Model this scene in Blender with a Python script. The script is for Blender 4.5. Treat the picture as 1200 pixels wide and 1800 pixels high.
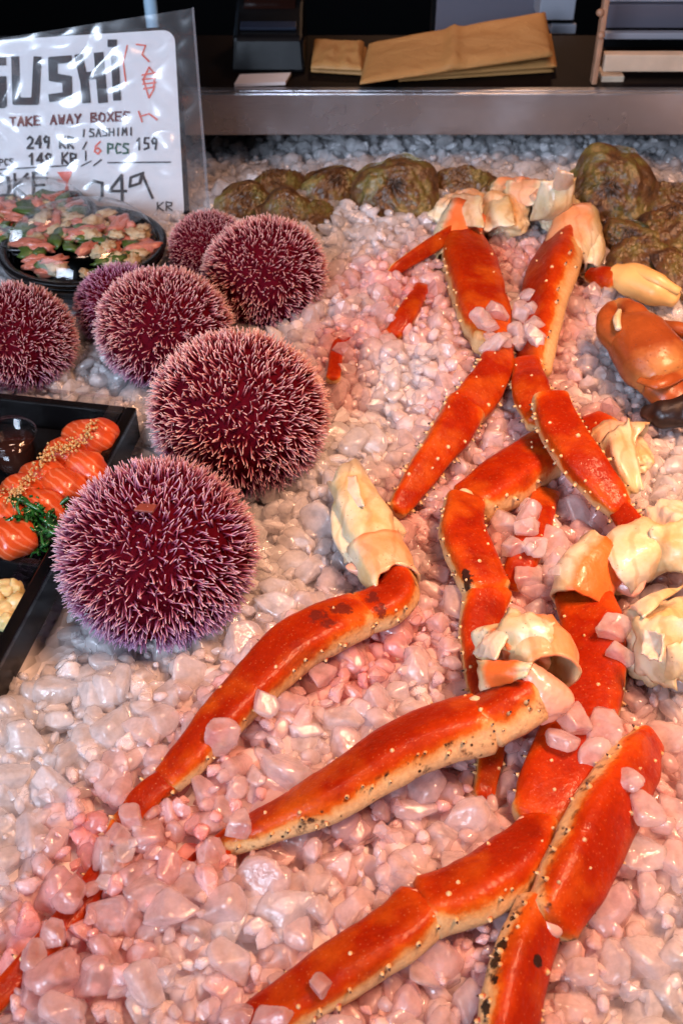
import bpy, bmesh, math, random
import numpy as np
from mathutils import Vector, Matrix, noise as mnoise

random.seed(7); rng = np.random.default_rng(7)
scene = bpy.context.scene
COL = scene.collection
for o in list(bpy.data.objects): bpy.data.objects.remove(o)

# ------------------------------------------------------------------ camera
H, TH, F = 0.48, math.radians(41.8), 1900.0
ST, CT = math.sin(TH), math.cos(TH)
cam_d = bpy.data.cameras.new('camera'); cam = bpy.data.objects.new('camera', cam_d); COL.objects.link(cam)
cam.location = (0, 0, H); cam.rotation_euler = (math.pi/2 - TH, 0, 0)
cam_d.sensor_fit = 'VERTICAL'; cam_d.sensor_height = 36; cam_d.sensor_width = 24; cam_d.lens = F/1800*36
cam_d.clip_start = 0.01; cam_d.clip_end = 60
cam_d.dof.use_dof = True; cam_d.dof.focus_distance = 0.63; cam_d.dof.aperture_fstop = 15
scene.camera = cam
# ------------------------------------------------------------------ world, lamps, exposure
w = bpy.data.worlds.new('World'); scene.world = w; w.use_nodes = True
w.node_tree.nodes['Background'].inputs[0].default_value = (0.55, 0.62, 0.8, 1)
w.node_tree.nodes['Background'].inputs[1].default_value = 0.03
def area(name, loc, target, size, power, colr, shape='DISK', sy=None, spread=180):
    d = bpy.data.lights.new(name, 'AREA'); d.shape = shape; d.size = size
    if sy: d.size_y = sy
    d.energy = power; d.color = colr; d.spread = math.radians(spread)
    o = bpy.data.objects.new(name, d); COL.objects.link(o); o.location = loc
    o.rotation_euler = (Vector(target)-Vector(loc)).to_track_quat('-Z', 'Y').to_euler()
    return o
area('stall_lamp', (0.48, 0.50, 1.30), (0.28, 0.50, 0), 0.26, 12.5, (1, 0.50, 0.28), spread=62)
area('stall_lamp', (0.60, 0.15, 1.35), (0.30, 0.34, 0), 0.26, 10, (1, 0.50, 0.29), spread=62)
area('stall_lamp', (-0.20, 0.45, 1.45), (-0.10, 0.45, 0), 0.22, 1.8, (1, 0.62, 0.48), spread=66)
area('counter_lamp', (0.22, 1.75, 0.85), (0.20, 1.52, 0.05), 0.16, 4.2, (1, 0.58, 0.34), spread=56)
area('open_stall_front', (-1.7, -0.4, 1.5), (-0.1, 0.45, 0), 1.2, 60, (0.66, 0.78, 1.0), 'RECTANGLE', 1.2)
area('sign_daylight_fill', (-1.0, -1.2, 1.0), (-0.25, 1.05, 0.08), 0.9, 25, (0.66, 0.79, 1.0), 'RECTANGLE', 0.9, spread=50)  # unseen cool fill, aimed and narrowed to brighten the sign and the back
vs = scene.view_settings
vs.view_transform = 'Standard'; vs.look = 'None'; vs.exposure = -1.9; vs.gamma = 1.0; vs.use_curve_mapping = False
scene.render.engine = 'CYCLES'
cy = scene.cycles
cy.use_denoising = True; cy.use_adaptive_sampling = True; cy.adaptive_threshold = 0.055; cy.max_bounces = 8; cy.diffuse_bounces = 5; cy.glossy_bounces = 3
cy.transmission_bounces = 8; cy.transparent_max_bounces = 16; cy.sample_clamp_indirect = 4.0
cy.caustics_refractive = False; cy.caustics_reflective = False; cy.blur_glossy = 0.5

# ------------------------------------------------------------------ measuring helpers
CAM = Vector((0, 0, H))
def ray(px, py):
    u, v = (px-600)/F, (py-900)/F
    return Vector((u, CT - v*ST, -ST - v*CT))        # depth along the axis is 1
def at(px, py, z=0.0):
    d = ray(px, py); return CAM + d*((z-H)/d.z)
def on_y(px, py, y):
    d = ray(px, py); return CAM + d*(y/d.y)
def on_plane(px, py, p0, n):
    d = ray(px, py); return CAM + d*((p0-CAM).dot(n)/d.dot(n))
def depth(p):
    q = p-CAM; return q.y*CT - q.z*ST
def pxm(p): return depth(p)/F                         # metres per photo pixel at p

# ------------------------------------------------------------------ materials
class NT:
    def __init__(s, name):
        s.m = bpy.data.materials.new(name); s.m.use_nodes = True
        s.t = s.m.node_tree; s.n = s.t.nodes; s.n.clear()
        s.out = s.n.new('ShaderNodeOutputMaterial')
    def new(s, typ, **kw):
        nd = s.n.new(typ)
        for k, v in kw.items(): setattr(nd, k, v)
        return nd
    def link(s, a, b): s.t.links.new(a, b)
    def put(s, sock, v):
        if isinstance(v, bpy.types.NodeSocket): s.link(v, sock)
        elif v is not None:
            if sock.type == 'RGBA' and len(v) == 3: v = (*v, 1)
            sock.default_value = v
    def coords(s):
        return s.new('ShaderNodeTexCoord').outputs['Object']
    def pos(s): return s.new('ShaderNodeNewGeometry').outputs['Position']
    def noise(s, scale, detail=3, rough=0.5, vec=None, dist=0.0):
        nd = s.new('ShaderNodeTexNoise'); s.link(vec or s.coords(), nd.inputs['Vector'])
        nd.inputs['Scale'].default_value = scale; nd.inputs['Detail'].default_value = detail
        nd.inputs['Roughness'].default_value = rough; nd.inputs['Distortion'].default_value = dist
        return nd.outputs['Fac']
    def voro(s, scale, feature='F1', vec=None):
        nd = s.new('ShaderNodeTexVoronoi', feature=feature); s.link(vec or s.coords(), nd.inputs['Vector'])
        nd.inputs['Scale'].default_value = scale; return nd.outputs['Distance']
    def attr(s, name, typ='GEOMETRY'):
        nd = s.new('ShaderNodeAttribute', attribute_type=typ); nd.attribute_name = name; return nd.outputs['Fac']
    def math(s, op, a, b=None, c=None, clamp=False):
        nd = s.new('ShaderNodeMath', operation=op, use_clamp=clamp)
        for i, v in enumerate((a, b, c)):
            if v is not None: s.put(nd.inputs[i], v)
        return nd.outputs[0]
    def ramp(s, fac, stops, interp='LINEAR'):
        nd = s.new('ShaderNodeValToRGB'); s.put(nd.inputs[0], fac); r = nd.color_ramp; r.interpolation = interp
        while len(r.elements) < len(stops): r.elements.new(0.5)
        for e, (p, c) in zip(r.elements, stops):
            e.position = p; e.color = (*c, 1) if len(c) == 3 else c
        return nd.outputs[0]
    def mix(s, fac, a, b, blend='MIX'):
        nd = s.new('ShaderNodeMix', data_type='RGBA', blend_type=blend)
        s.put(nd.inputs[0], fac); s.put(nd.inputs[6], a); s.put(nd.inputs[7], b); return nd.outputs[2]
    def bump(s, h, strength=0.3, dist=0.001):
        nd = s.new('ShaderNodeBump'); s.put(nd.inputs['Height'], h)
        nd.inputs['Strength'].default_value = strength; nd.inputs['Distance'].default_value = dist; return nd.outputs[0]
    def bsdf(s, colr, rough=0.5, **kw):
        b = s.new('ShaderNodeBsdfPrincipled'); s.put(b.inputs['Base Color'], colr); s.put(b.inputs['Roughness'], rough)
        for k, v in kw.items(): s.put(b.inputs[k.replace('_', ' ')], v)
        return b.outputs[0]
    def shmix(s, fac, a, b):
        nd = s.new('ShaderNodeMixShader'); s.put(nd.inputs[0], fac); s.link(a, nd.inputs[1]); s.link(b, nd.inputs[2]); return nd.outputs[0]
    def done(s, sh): s.link(sh, s.out.inputs['Surface']); return s.m

def m_simple(name, colr, rough=0.5, var=0.25, scale=60, bump=0.15, bscale=None, **kw):
    t = NT(name); n = t.noise(scale, 4)
    c = t.mix(n, tuple(x*(1-var) for x in colr), tuple(min(1, x*(1+var)) for x in colr))
    b = t.bump(t.noise(bscale or scale*3, 3), bump, 0.001)
    return t.done(t.bsdf(c, rough, Normal=b, **kw))

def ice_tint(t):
    stain_bounce = t.math('ADD', t.attr('stain_bounce'), t.attr('stain_bounce', 'OBJECT'), clamp=True)
    return t.mix(stain_bounce, (0.98, 0.97, 0.98), (0.97, 0.40, 0.37))  # pink is part crab juice, part warm light bounced off the legs, painted in
def m_ice_shell():
    """clear wet skin of a lump of ice"""
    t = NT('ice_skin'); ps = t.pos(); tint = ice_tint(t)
    bp = t.bump(t.math('ADD', t.noise(150, 3, 0.5, ps), t.math('MULTIPLY', t.noise(800, 2, 0.5, ps), 0.25)), 0.5, 0.002)
    cl = t.new('ShaderNodeBsdfTransparent'); t.put(cl.inputs[0], t.mix(0.9, tint, (1, 1, 1)))
    gl = t.new('ShaderNodeBsdfGlossy'); gl.inputs['Roughness'].default_value = 0.05; t.link(bp, gl.inputs['Normal'])
    lw = t.new('ShaderNodeLayerWeight'); lw.inputs['Blend'].default_value = 0.5; t.link(bp, lw.inputs['Normal'])
    fr = t.math('MULTIPLY_ADD', t.math('POWER', lw.outputs['Facing'], 4.0), 0.6, 0.055, clamp=True)
    df = t.new('ShaderNodeBsdfDiffuse'); t.put(df.inputs[0], tint); tl = t.new('ShaderNodeBsdfTranslucent'); t.put(tl.inputs[0], tint)
    t.link(bp, df.inputs['Normal'])
    hz_ = t.ramp(t.noise(120, 3, 0.6, ps), [(0.36, (0.40,)*3), (0.66, (0.62,)*3)])
    body = t.shmix(hz_, cl.outputs[0], t.shmix(0.55, df.outputs[0], tl.outputs[0]))
    return t.done(t.shmix(fr, body, gl.outputs[0]))
def m_ice_core():
    """milky heart of a lump of ice"""
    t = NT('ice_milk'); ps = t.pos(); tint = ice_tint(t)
    df = t.new('ShaderNodeBsdfDiffuse'); t.put(df.inputs[0], tint); tl = t.new('ShaderNodeBsdfTranslucent'); t.put(tl.inputs[0], tint)
    t.link(t.bump(t.noise(220, 3, 0.6, ps), 0.3, 0.002), df.inputs['Normal'])
    milk = t.shmix(0.40, df.outputs[0], tl.outputs[0])
    cl = t.new('ShaderNodeBsdfTransparent'); t.put(cl.inputs[0], tint)
    return t.done(t.shmix(t.ramp(t.noise(60, 2, 0.5, ps), [(0.38, (0.12,)*3), (0.62, (0.55,)*3)]), milk, cl.outputs[0]))
def m_icebed():
    t = NT('ice_bed')
    c = t.mix(t.noise(18, 4), (0.82, 0.78, 0.79), (0.92, 0.91, 0.92))
    return t.done(t.bsdf(c, 0.35, Normal=t.bump(t.voro(110), 0.8, 0.006)))
def m_crab():
    t = NT('crab_shell'); co = t.coords()
    d = t.attr('dors'); n1 = t.noise(38, 4, 0.6, co); n2 = t.noise(170, 3, 0.6, co); n3 = t.noise(14, 2, 0.5, co)
    f = t.math('ADD', d, t.math('MULTIPLY', t.math('SUBTRACT', n1, 0.5), 1.5))
    f = t.math('ADD', f, t.math('MULTIPLY', t.math('SUBTRACT', n2, 0.5), 0.25))
    en = t.math('POWER', t.math('ABSOLUTE', t.math('MULTIPLY_ADD', t.attr('tt'), 2.0, -1.0)), 6.0)
    f = t.math('SUBTRACT', f, t.math('MULTIPLY', en, 0.45))
    f = t.math('MULTIPLY_ADD', f, 0.5, 0.5)
    c = t.ramp(f, [(0.40, (0.66, 0.47, 0.23)), (0.55, (0.62, 0.32, 0.10)), (0.63, (0.54, 0.115, 0.008)), (0.74, (0.42, 0.040, 0.002)), (0.95, (0.28, 0.016, 0.001))])
    c = t.mix(t.math('MULTIPLY', n3, 0.45), c, t.mix(1.0, c, (1.0, 0.55, 0.5), 'MULTIPLY'))
    og = t.math('MULTIPLY', t.ramp(t.noise(24, 3, 0.6, co), [(0.48, (0,)*3), (0.66, (1,)*3)]), t.ramp(f, [(0.60, (0,)*3), (0.70, (0.55,)*3)]))
    c = t.mix(og, c, (0.56, 0.115, 0.008))
    dk = t.math('MULTIPLY', t.ramp(t.noise(60, 4, 0.65, co), [(0.55, (0,)*3), (0.70, (1,)*3)]), 0.5)
    c = t.mix(dk, c, t.mix(1.0, c, (0.55, 0.35, 0.35), 'MULTIPLY'))
    # pale fine speckle on the shell
    sp = t.ramp(t.voro(420, vec=co), [(0.10, (1,)*3), (0.22, (0,)*3)])
    c = t.mix(t.math('MULTIPLY', sp, 0.16), c, (0.85, 0.40, 0.16))
    # burnt black specks, on the pale sides
    ch = t.attr('char', 'OBJECT')
    k = t.math('MULTIPLY', t.ramp(t.noise(120, 3, 0.65, co), [(0.56, (0,)*3), (0.66, (1,)*3)]), ch)
    k = t.math('MULTIPLY', k, t.ramp(f, [(0.40, (0.8,)*3), (0.58, (1,)*3), (0.72, (0,)*3)]))
    c = t.mix(k, c, (0.028, 0.012, 0.008))
    dt = t.ramp(t.voro(190, vec=co), [(0.16, (1,)*3), (0.24, (0,)*3)])
    dt = t.math('MULTIPLY', t.math('MULTIPLY', dt, ch), t.ramp(t.noise(50, 2, 0.5, co), [(0.50, (0,)*3), (0.56, (1,)*3)]))
    dt = t.math('MULTIPLY', dt, t.ramp(f, [(0.40, (1,)*3), (0.66, (1,)*3), (0.76, (0.15,)*3)]))
    c = t.mix(dt, c, (0.03, 0.014, 0.01))
    # brown scorched patches
    br = t.math('MULTIPLY', t.ramp(t.noise(38, 4, 0.65, co), [(0.55, (0,)*3), (0.61, (1,)*3)]), t.attr('brown', 'OBJECT'))
    c = t.mix(t.math('MULTIPLY', br, 0.8), c, (0.14, 0.015, 0.010))
    nn = t.math('MULTIPLY', t.math('SUBTRACT', t.noise(150, 4, 0.7, co), 0.5), 0.9)
    c = t.mix(t.math('MULTIPLY', t.ramp(t.math('ADD', t.attr('brownp'), nn), [(0.46, (0,)*3), (0.56, (1,)*3)]), 0.85), c, (0.11, 0.014, 0.009))
    c = t.mix(t.math('MULTIPLY', t.ramp(t.math('ADD', t.attr('blackp'), nn), [(0.46, (0,)*3), (0.54, (1,)*3)]), 0.95), c, (0.014, 0.008, 0.006))
    fine = t.noise(420, 3, 0.7, co)
    c = t.mix(t.ramp(fine, [(0.42, (0.35,)*3), (0.58, (0,)*3)]), c, t.mix(1.0, c, (0.72, 0.55, 0.5), 'MULTIPLY'))
    bp = t.bump(t.math('ADD', t.noise(260, 3, 0.6, co), t.math('MULTIPLY', n1, 2.0)), 0.45, 0.0014)
    ro = t.ramp(n2, [(0.3, (0.36,)*3), (0.7, (0.56,)*3)])
    return t.done(t.bsdf(c, ro, Normal=bp, Specular_IOR_Level=0.12, Coat_Weight=0.16, Coat_Roughness=0.07, Coat_Normal=bp))
def m_thorn():
    t = NT('crab_thorn'); a = t.attr('tip')
    c = t.ramp(a, [(0.0, (0.62, 0.07, 0.015)), (0.18, (0.35, 0.06, 0.02)), (0.34, (0.62, 0.34, 0.13)), (0.48, (0.66, 0.46, 0.24)), (0.74, (0.66, 0.46, 0.24)), (0.80, (0.05, 0.02, 0.015))])
    return t.done(t.bsdf(c, 0.35))
def m_cream():
    t = NT('crab_cream_shell'); co = t.coords()
    n1 = t.noise(30, 4, 0.6, co); n2 = t.noise(140, 4, 0.6, co)
    c = t.ramp(n1, [(0.30, (0.58, 0.38, 0.15)), (0.44, (0.66, 0.53, 0.30)), (0.58, (0.72, 0.63, 0.45)), (0.70, (0.70, 0.60, 0.40)), (0.80, (0.60, 0.27, 0.08))])
    w_ = t.new('ShaderNodeTexWave', wave_type='BANDS'); t.link(co, w_.inputs['Vector'])
    w_.inputs['Scale'].default_value = 26; w_.inputs['Distortion'].default_value = 9; w_.inputs['Detail'].default_value = 3
    c = t.mix(t.math('MULTIPLY', t.ramp(w_.outputs['Fac'], [(0.80, (0,)*3), (0.98, (1,)*3)]), 0.35), c, (0.36, 0.18, 0.06))
    ed = t.math('SUBTRACT', 1.0, t.attr('tt'), clamp=True)
    sp = t.ramp(t.voro(300, vec=co), [(0.07, (1,)*3), (0.14, (0,)*3)])
    sp = t.math('MULTIPLY', sp, t.ramp(t.noise(60, 2, 0.5, co), [(0.48, (0,)*3), (0.56, (1,)*3)]))
    c = t.mix(t.math('MULTIPLY', sp, 0.9), c, (0.10, 0.045, 0.02))
    d = t.attr('dors')
    c = t.mix(t.math('MULTIPLY', t.ramp(t.math('ADD', d, t.math('MULTIPLY', n2, 0.25)), [(0.55, (0,)*3), (0.85, (1,)*3)]), t.attr('blush', 'OBJECT')), c, (0.78, 0.16, 0.03))
    bp = t.bump(t.math('ADD', t.noise(75, 4, 0.6, co), t.math('MULTIPLY', n2, 0.6)), 0.4, 0.0022)
    return t.done(t.bsdf(c, 0.38, Normal=bp, Subsurface_Weight=0.12, Subsurface_Radius=(0.004, 0.002, 0.001), Coat_Weight=0.2))
def m_urchin_spine():
    t = NT('urchin_spine'); a = t.attr('tip'); r = t.attr('rnd'); lo = t.attr('low')
    base = t.ramp(a, [(0.0, (0.07, 0.003, 0.008)), (0.32, (0.20, 0.014, 0.028)), (0.60, (0.55, 0.20, 0.21)), (0.85, (0.84, 0.58, 0.52)), (1.0, (0.82, 0.60, 0.52))])
    purp = t.ramp(a, [(0.0, (0.10, 0.008, 0.03)), (0.45, (0.28, 0.07, 0.20)), (0.85, (0.56, 0.36, 0.56)), (1.0, (0.64, 0.46, 0.60))])
    pf = t.math('ADD', t.math('MULTIPLY', lo, 0.8), t.attr('purple', 'OBJECT'), clamp=True)
    c = t.mix(pf, base, purp)
    c = t.mix(t.math('MULTIPLY', r, 0.55), c, t.mix(1.0, c, (0.62, 0.30, 0.36), 'MULTIPLY'))
    return t.done(t.bsdf(c, 0.5, Specular_IOR_Level=0.25))
def m_shell():
    t = NT('oyster_shell'); co = t.coords(); a = t.attr('tt')
    s = t.math('ADD', t.math('MULTIPLY', a, 4.0), t.math('MULTIPLY', t.noise(40, 4, 0.65, co), 7.0))
    r_ = t.math('FRACT', s)
    c1 = t.ramp(t.noise(36, 4, 0.6, co), [(0.30, (0.030, 0.014, 0.009)), (0.44, (0.11, 0.050, 0.018)), (0.56, (0.13, 0.105, 0.026)), (0.72, (0.34, 0.23, 0.09))])
    c = t.mix(t.math('MULTIPLY', t.ramp(r_, [(0, (1,)*3), (0.25, (0,)*3)]), 0.65), c1, (0.04, 0.028, 0.014))
    bp = t.bump(t.math('ADD', r_, t.math('MULTIPLY', t.noise(150, 3, 0.6, co), 1.5)), 0.4, 0.002)
    return t.done(t.bsdf(c, 0.38, Normal=bp))
def m_claw():
    t = NT('brown_crab_claw'); co = t.coords(); a = t.attr('tt'); n = t.noise(35, 4, 0.6, co)
    f = t.math('ADD', a, t.math('MULTIPLY', t.math('SUBTRACT', n, 0.5), 0.35))
    c = t.ramp(f, [(0.0, (0.30, 0.085, 0.022)), (0.45, (0.36, 0.085, 0.018)), (0.75, (0.28, 0.060, 0.014)), (1.0, (0.46, 0.20, 0.06))])
    c = t.mix(t.ramp(t.noise(70, 4, 0.7, co), [(0.42, (0.3,)*3), (0.62, (0,)*3)]), c, t.mix(1.0, c, (0.45, 0.35, 0.3), 'MULTIPLY'))
    sp = t.ramp(t.voro(260, vec=co), [(0.08, (1,)*3), (0.2, (0,)*3)])
    c = t.mix(t.math('MULTIPLY', sp, 0.4), c, (0.12, 0.025, 0.01))
    return t.done(t.bsdf(c, 0.32, Specular_IOR_Level=0.4, Normal=t.bump(t.math('ADD', t.noise(160, 3, 0.5, co), t.math('MULTIPLY', sp, -0.6)), 0.45, 0.001)))
def m_plastic_clear(name, amount=0.10, bscale=30, bst=0.5, tint=(1, 1, 1), haze=0.0, rough=0.10):
    t = NT(name)
    bp = t.bump(t.noise(bscale, 3, 0.6, dist=1.5), bst, 0.004)
    tr = t.new('ShaderNodeBsdfTransparent'); t.put(tr.inputs[0], tint)
    gl = t.new('ShaderNodeBsdfGlossy'); gl.inputs['Roughness'].default_value = rough; t.link(bp, gl.inputs['Normal'])
    lw = t.new('ShaderNodeLayerWeight'); lw.inputs['Blend'].default_value = 0.5; t.link(bp, lw.inputs['Normal'])
    fr = t.math('MULTIPLY_ADD', t.math('POWER', lw.outputs['Facing'], 4.0), 0.7, 0.04 + amount, clamp=True)
    body = tr.outputs[0]
    if haze:
        df = t.new('ShaderNodeBsdfDiffuse'); df.inputs[0].default_value = (0.8, 0.82, 0.86, 1)
        body = t.shmix(haze, body, df.outputs[0])
    return t.done(t.shmix(fr, body, gl.outputs[0]))
def m_steel():
    t = NT('brushed_steel'); co = t.coords()
    mp = t.new('ShaderNodeMapping'); t.link(co, mp.inputs[0]); mp.inputs['Scale'].default_value = (2, 60, 60)
    n = t.noise(20, 4, 0.6, mp.outputs[0]); n2 = t.noise(9, 4, 0.6, co)
    n3_ = t.noise(4, 2, 0.5, co)
    c = t.mix(n2, (0.40, 0.39, 0.42), (0.66, 0.64, 0.66))
    c = t.mix(t.ramp(t.noise(130, 2, 0.5, co), [(0.68, (0,)*3), (0.74, (0.5,)*3)]), c, (0.8, 0.78, 0.78))
    return t.done(t.bsdf(c, t.ramp(n2, [(0.3, (0.20,)*3), (0.7, (0.38,)*3)]), Metallic=0.9, Normal=t.bump(t.math('ADD', t.math('MULTIPLY', n, 0.12), t.math('MULTIPLY', n3_, 8.0)), 0.5, 0.004)))
def m_salmon():
    t = NT('salmon_flesh'); co = t.coords()
    w_ = t.new('ShaderNodeTexWave', wave_type='BANDS', bands_direction='DIAGONAL'); t.link(co, w_.inputs['Vector'])
    w_.inputs['Scale'].default_value = 75; w_.inputs['Distortion'].default_value = 5; w_.inputs['Detail'].default_value = 3
    c = t.mix(t.ramp(w_.outputs['Fac'], [(0.70, (0,)*3), (0.99, (0.32,)*3)]), (0.62, 0.085, 0.018), (0.88, 0.40, 0.22))
    return t.done(t.bsdf(c, 0.22, Subsurface_Weight=0.2, Subsurface_Radius=(0.006, 0.002, 0.001), Normal=t.bump(t.noise(90, 3), 0.3, 0.002)))
def m_kraft():
    t = NT('kraft_paper'); co = t.coords()
    c = t.mix(t.noise(25, 5, 0.6, co), (0.36, 0.165, 0.045), (0.50, 0.25, 0.08))
    return t.done(t.bsdf(c, 0.62, Normal=t.bump(t.noise(26, 4, 0.6, co, 0.8), 0.6, 0.006)))

ICE = m_ice_shell(); ICEC = m_ice_core(); BED = m_icebed(); CRAB = m_crab(); THORN = m_thorn(); CREAM = m_cream()
SPINE = m_urchin_spine(); UBODY = m_simple('urchin_test', (0.07, 0.003, 0.008), 0.9, 0.5, 120, 0.6, Specular_IOR_Level=0.0)
SHELL = m_shell(); CLAW = m_claw(); STEEL = m_steel(); SALMON = m_salmon(); KRAFT = m_kraft()
MEMB = m_simple('joint_membrane', (0.74, 0.38, 0.28), 0.28, 0.18, 50, 0.3, Coat_Weight=0.3)
MEAT = m_simple('crab_meat', (0.72, 0.56, 0.40), 0.4, 0.15, 90, 0.7, Subsurface_Weight=0.2, Subsurface_Radius=(0.004, 0.002, 0.001))
BLACKPL = m_simple('black_plastic', (0.005, 0.0045, 0.005), 0.25, 0.2, 30, 0.05, Specular_IOR_Level=0.3)
BLACKTIP = m_simple('claw_dark_tip', (0.018, 0.009, 0.007), 0.3, 0.4, 60, 0.3)
YCLAW = m_simple('cream_claw_shell', (0.74, 0.44, 0.15), 0.35, 0.35, 35, 0.4)
WOODTOP = m_simple('dark_wet_counter', (0.007, 0.003, 0.002), 0.55, 0.4, 12, 0.1, Specular_IOR_Level=0.15)
PAPER = m_simple('white_paper', (0.80, 0.81, 0.84), 0.55, 0.04, 20, 0.05)
INK = m_simple('black_ink', (0.02, 0.02, 0.025), 0.5, 0.3, 40, 0.0)
INKBR = m_simple('dark_red_ink', (0.14, 0.02, 0.02), 0.5, 0.3, 40, 0.0)
INKRED = m_simple('coral_ink', (0.80, 0.16, 0.11), 0.5, 0.2, 40, 0.0)
INKGR = m_simple('green_ink', (0.03, 0.12, 0.08), 0.5, 0.2, 40, 0.0)
SLEEVE = m_plastic_clear('clear_sleeve', 0.09, 9, 0.06, haze=0.06, rough=0.26)
LID = m_plastic_clear('clear_lid', 0.02, 25, 0.06)
DARK = m_simple('dark_wall', (0.002, 0.002, 0.0025), 0.8, 0.3, 8, 0.1, Specular_IOR_Level=0.1)
GREYP = m_simple('grey_panel', (0.11, 0.10, 0.125), 0.55, 0.15, 6, 0.05)
PALEP = m_simple('pale_panel', (0.30, 0.30, 0.34), 0.5, 0.12, 8, 0.05)
BLUEP = m_simple('pale_blue_paint', (0.36, 0.50, 0.62), 0.4, 0.1, 20, 0.05)
RUST = m_simple('worn_post', (0.42, 0.22, 0.13), 0.5, 0.5, 70, 0.4)
PLANK = m_simple('worn_cream_plank', (0.66, 0.48, 0.34), 0.6, 0.25, 45, 0.4)
GREEN = m_simple('seaweed', (0.018, 0.13, 0.025), 0.16, 0.6, 110, 0.4, Coat_Weight=0.4)
SESAME = m_simple('sesame_crumb', (0.66, 0.40, 0.15), 0.45, 0.35, 300, 0.2)
GINGER = m_simple('pickled_ginger', (0.72, 0.56, 0.26), 0.3, 0.2, 60, 0.4, Subsurface_Weight=0.2)
SAUCE = m_simple('dark_sauce', (0.035, 0.012, 0.008), 0.08, 0.3, 20, 0.05)
PINKFISH = m_simple('pink_fish', (0.46, 0.15, 0.10), 0.3, 0.35, 80, 0.4)
LEAF = m_simple('salad_leaf', (0.055, 0.095, 0.018), 0.35, 0.5, 70, 0.5)
RICE = m_simple('pale_rice', (0.48, 0.36, 0.21), 0.5, 0.25, 200, 0.7)

# ------------------------------------------------------------------ object helpers
def link(name, me, mat, parent=None, loc=None):
    """mesh with WORLD vertices -> object; the origin goes to the parent's place or to loc"""
    o = bpy.data.objects.new(name, me); COL.objects.link(o)
    base = Vector((0, 0, 0))
    if parent is not None:
        o.parent = parent
        p = parent
        while p is not None: base += p.location; p = p.parent
    elif loc is not None: base = Vector(loc)
    if base.length > 0: me.transform(Matrix.Translation(-base))
    if parent is None: o.location = base
    if mat is not None and not me.materials: me.materials.append(mat)
    return o
def thing(name, label, cat, loc, group=None):
    o = bpy.data.objects.new(name, None); COL.objects.link(o); o.location = loc; o.empty_display_size = 0.02
    return tag(o, label, cat, group)
def tag(o, label, cat, group=None, kind=None):
    o['label'] = label; o['category'] = cat
    if group: o['group'] = group
    if kind: o['kind'] = kind
    return o
def mesh(name, verts, faces, attrs=None, smooth=True):
    me = bpy.data.meshes.new(name); me.from_pydata([tuple(v) for v in verts], [], faces)
    for k, vals in (attrs or {}).items():
        a = me.attributes.new(k, 'FLOAT', 'POINT'); a.data.foreach_set('value', np.asarray(vals, dtype=np.float32))
    if smooth: me.polygons.foreach_set('use_smooth', [True]*len(me.polygons))
    me.update(); return me
def np_mesh(name, V, Fq, attrs=None, smooth=True):
    """V (n,3) and Fq (m,k) arrays of equal-size faces"""
    me = bpy.data.meshes.new(name); k = Fq.shape[1]
    me.vertices.add(len(V)); me.vertices.foreach_set('co', V.astype(np.float32).ravel())
    me.loops.add(Fq.size); me.loops.foreach_set('vertex_index', Fq.astype(np.int32).ravel())
    me.polygons.add(len(Fq)); me.polygons.foreach_set('loop_start', np.arange(0, Fq.size, k, dtype=np.int32))
    me.polygons.foreach_set('loop_total', np.full(len(Fq), k, dtype=np.int32))
    me.update(calc_edges=True)
    if smooth: me.polygons.foreach_set('use_smooth', np.ones(len(Fq), dtype=bool))
    for kk, vals in (attrs or {}).items():
        a = me.attributes.new(kk, 'FLOAT', 'POINT'); a.data.foreach_set('value', np.asarray(vals, dtype=np.float32))
    me.validate(); return me
def box_mesh(name, x0, x1, y0, y1, z0, z1, bevel=0.0):
    bm = bmesh.new(); bmesh.ops.create_cube(bm, size=1)
    for v in bm.verts:
        v.co = Vector(((x0+x1)/2+v.co.x*(x1-x0), (y0+y1)/2+v.co.y*(y1-y0), (z0+z1)/2+v.co.z*(z1-z0)))
    if bevel: bmesh.ops.bevel(bm, geom=bm.edges[:], offset=bevel, segments=2, affect='EDGES', profile=0.5)
    me = bpy.data.meshes.new(name); bm.to_mesh(me); bm.free(); return me
def hexa_mesh(name, P, bevel=0.0):
    """8 points: bottom quad then top quad"""
    bm = bmesh.new(); vs_ = [bm.verts.new(p) for p in P]
    for f in ((3, 2, 1, 0), (4, 5, 6, 7), (0, 1, 5, 4), (1, 2, 6, 5), (2, 3, 7, 6), (3, 0, 4, 7)): bm.faces.new([vs_[i] for i in f])
    if bevel: bmesh.ops.bevel(bm, geom=bm.edges[:], offset=bevel, segments=2, affect='EDGES', profile=0.5)
    bmesh.ops.recalc_face_normals(bm, faces=bm.faces[:])
    me = bpy.data.meshes.new(name); bm.to_mesh(me); bm.free(); return me
def n3(p, s, seed=0.0): return mnoise.noise(Vector((p[0]*s+seed, p[1]*s-seed, p[2]*s+seed*0.7)))

def catmull(P, n):
    """resample a list of (Vector, w) along a Catmull-Rom spline to n rings"""
    pts = [p for p, _ in P]; ws = [w_ for _, w_ in P]
    L = [0]
    for a, b in zip(pts, pts[1:]): L.append(L[-1]+(b-a).length)
    out = []
    for i in range(n):
        s = L[-1]*i/(n-1)
        k = max(j for j in range(len(L)-1) if L[j] <= s+1e-9)
        t = (s-L[k])/max(1e-9, L[k+1]-L[k])
        p0 = pts[k-1] if k > 0 else pts[k]*2-pts[k+1]
        p1, p2 = pts[k], pts[k+1]
        p3 = pts[k+2] if k+2 < len(pts) else pts[k+1]*2-pts[k]
        q = 0.5*((2*p1)+(p2-p0)*t+(2*p0-5*p1+4*p2-p3)*t*t+(3*p1-p0-3*p2+p3)*t*t*t)
        tt = t*t*(3-2*t)
        out.append((q, ws[k]*(1-tt)+ws[k+1]*tt))
    return out
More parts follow.
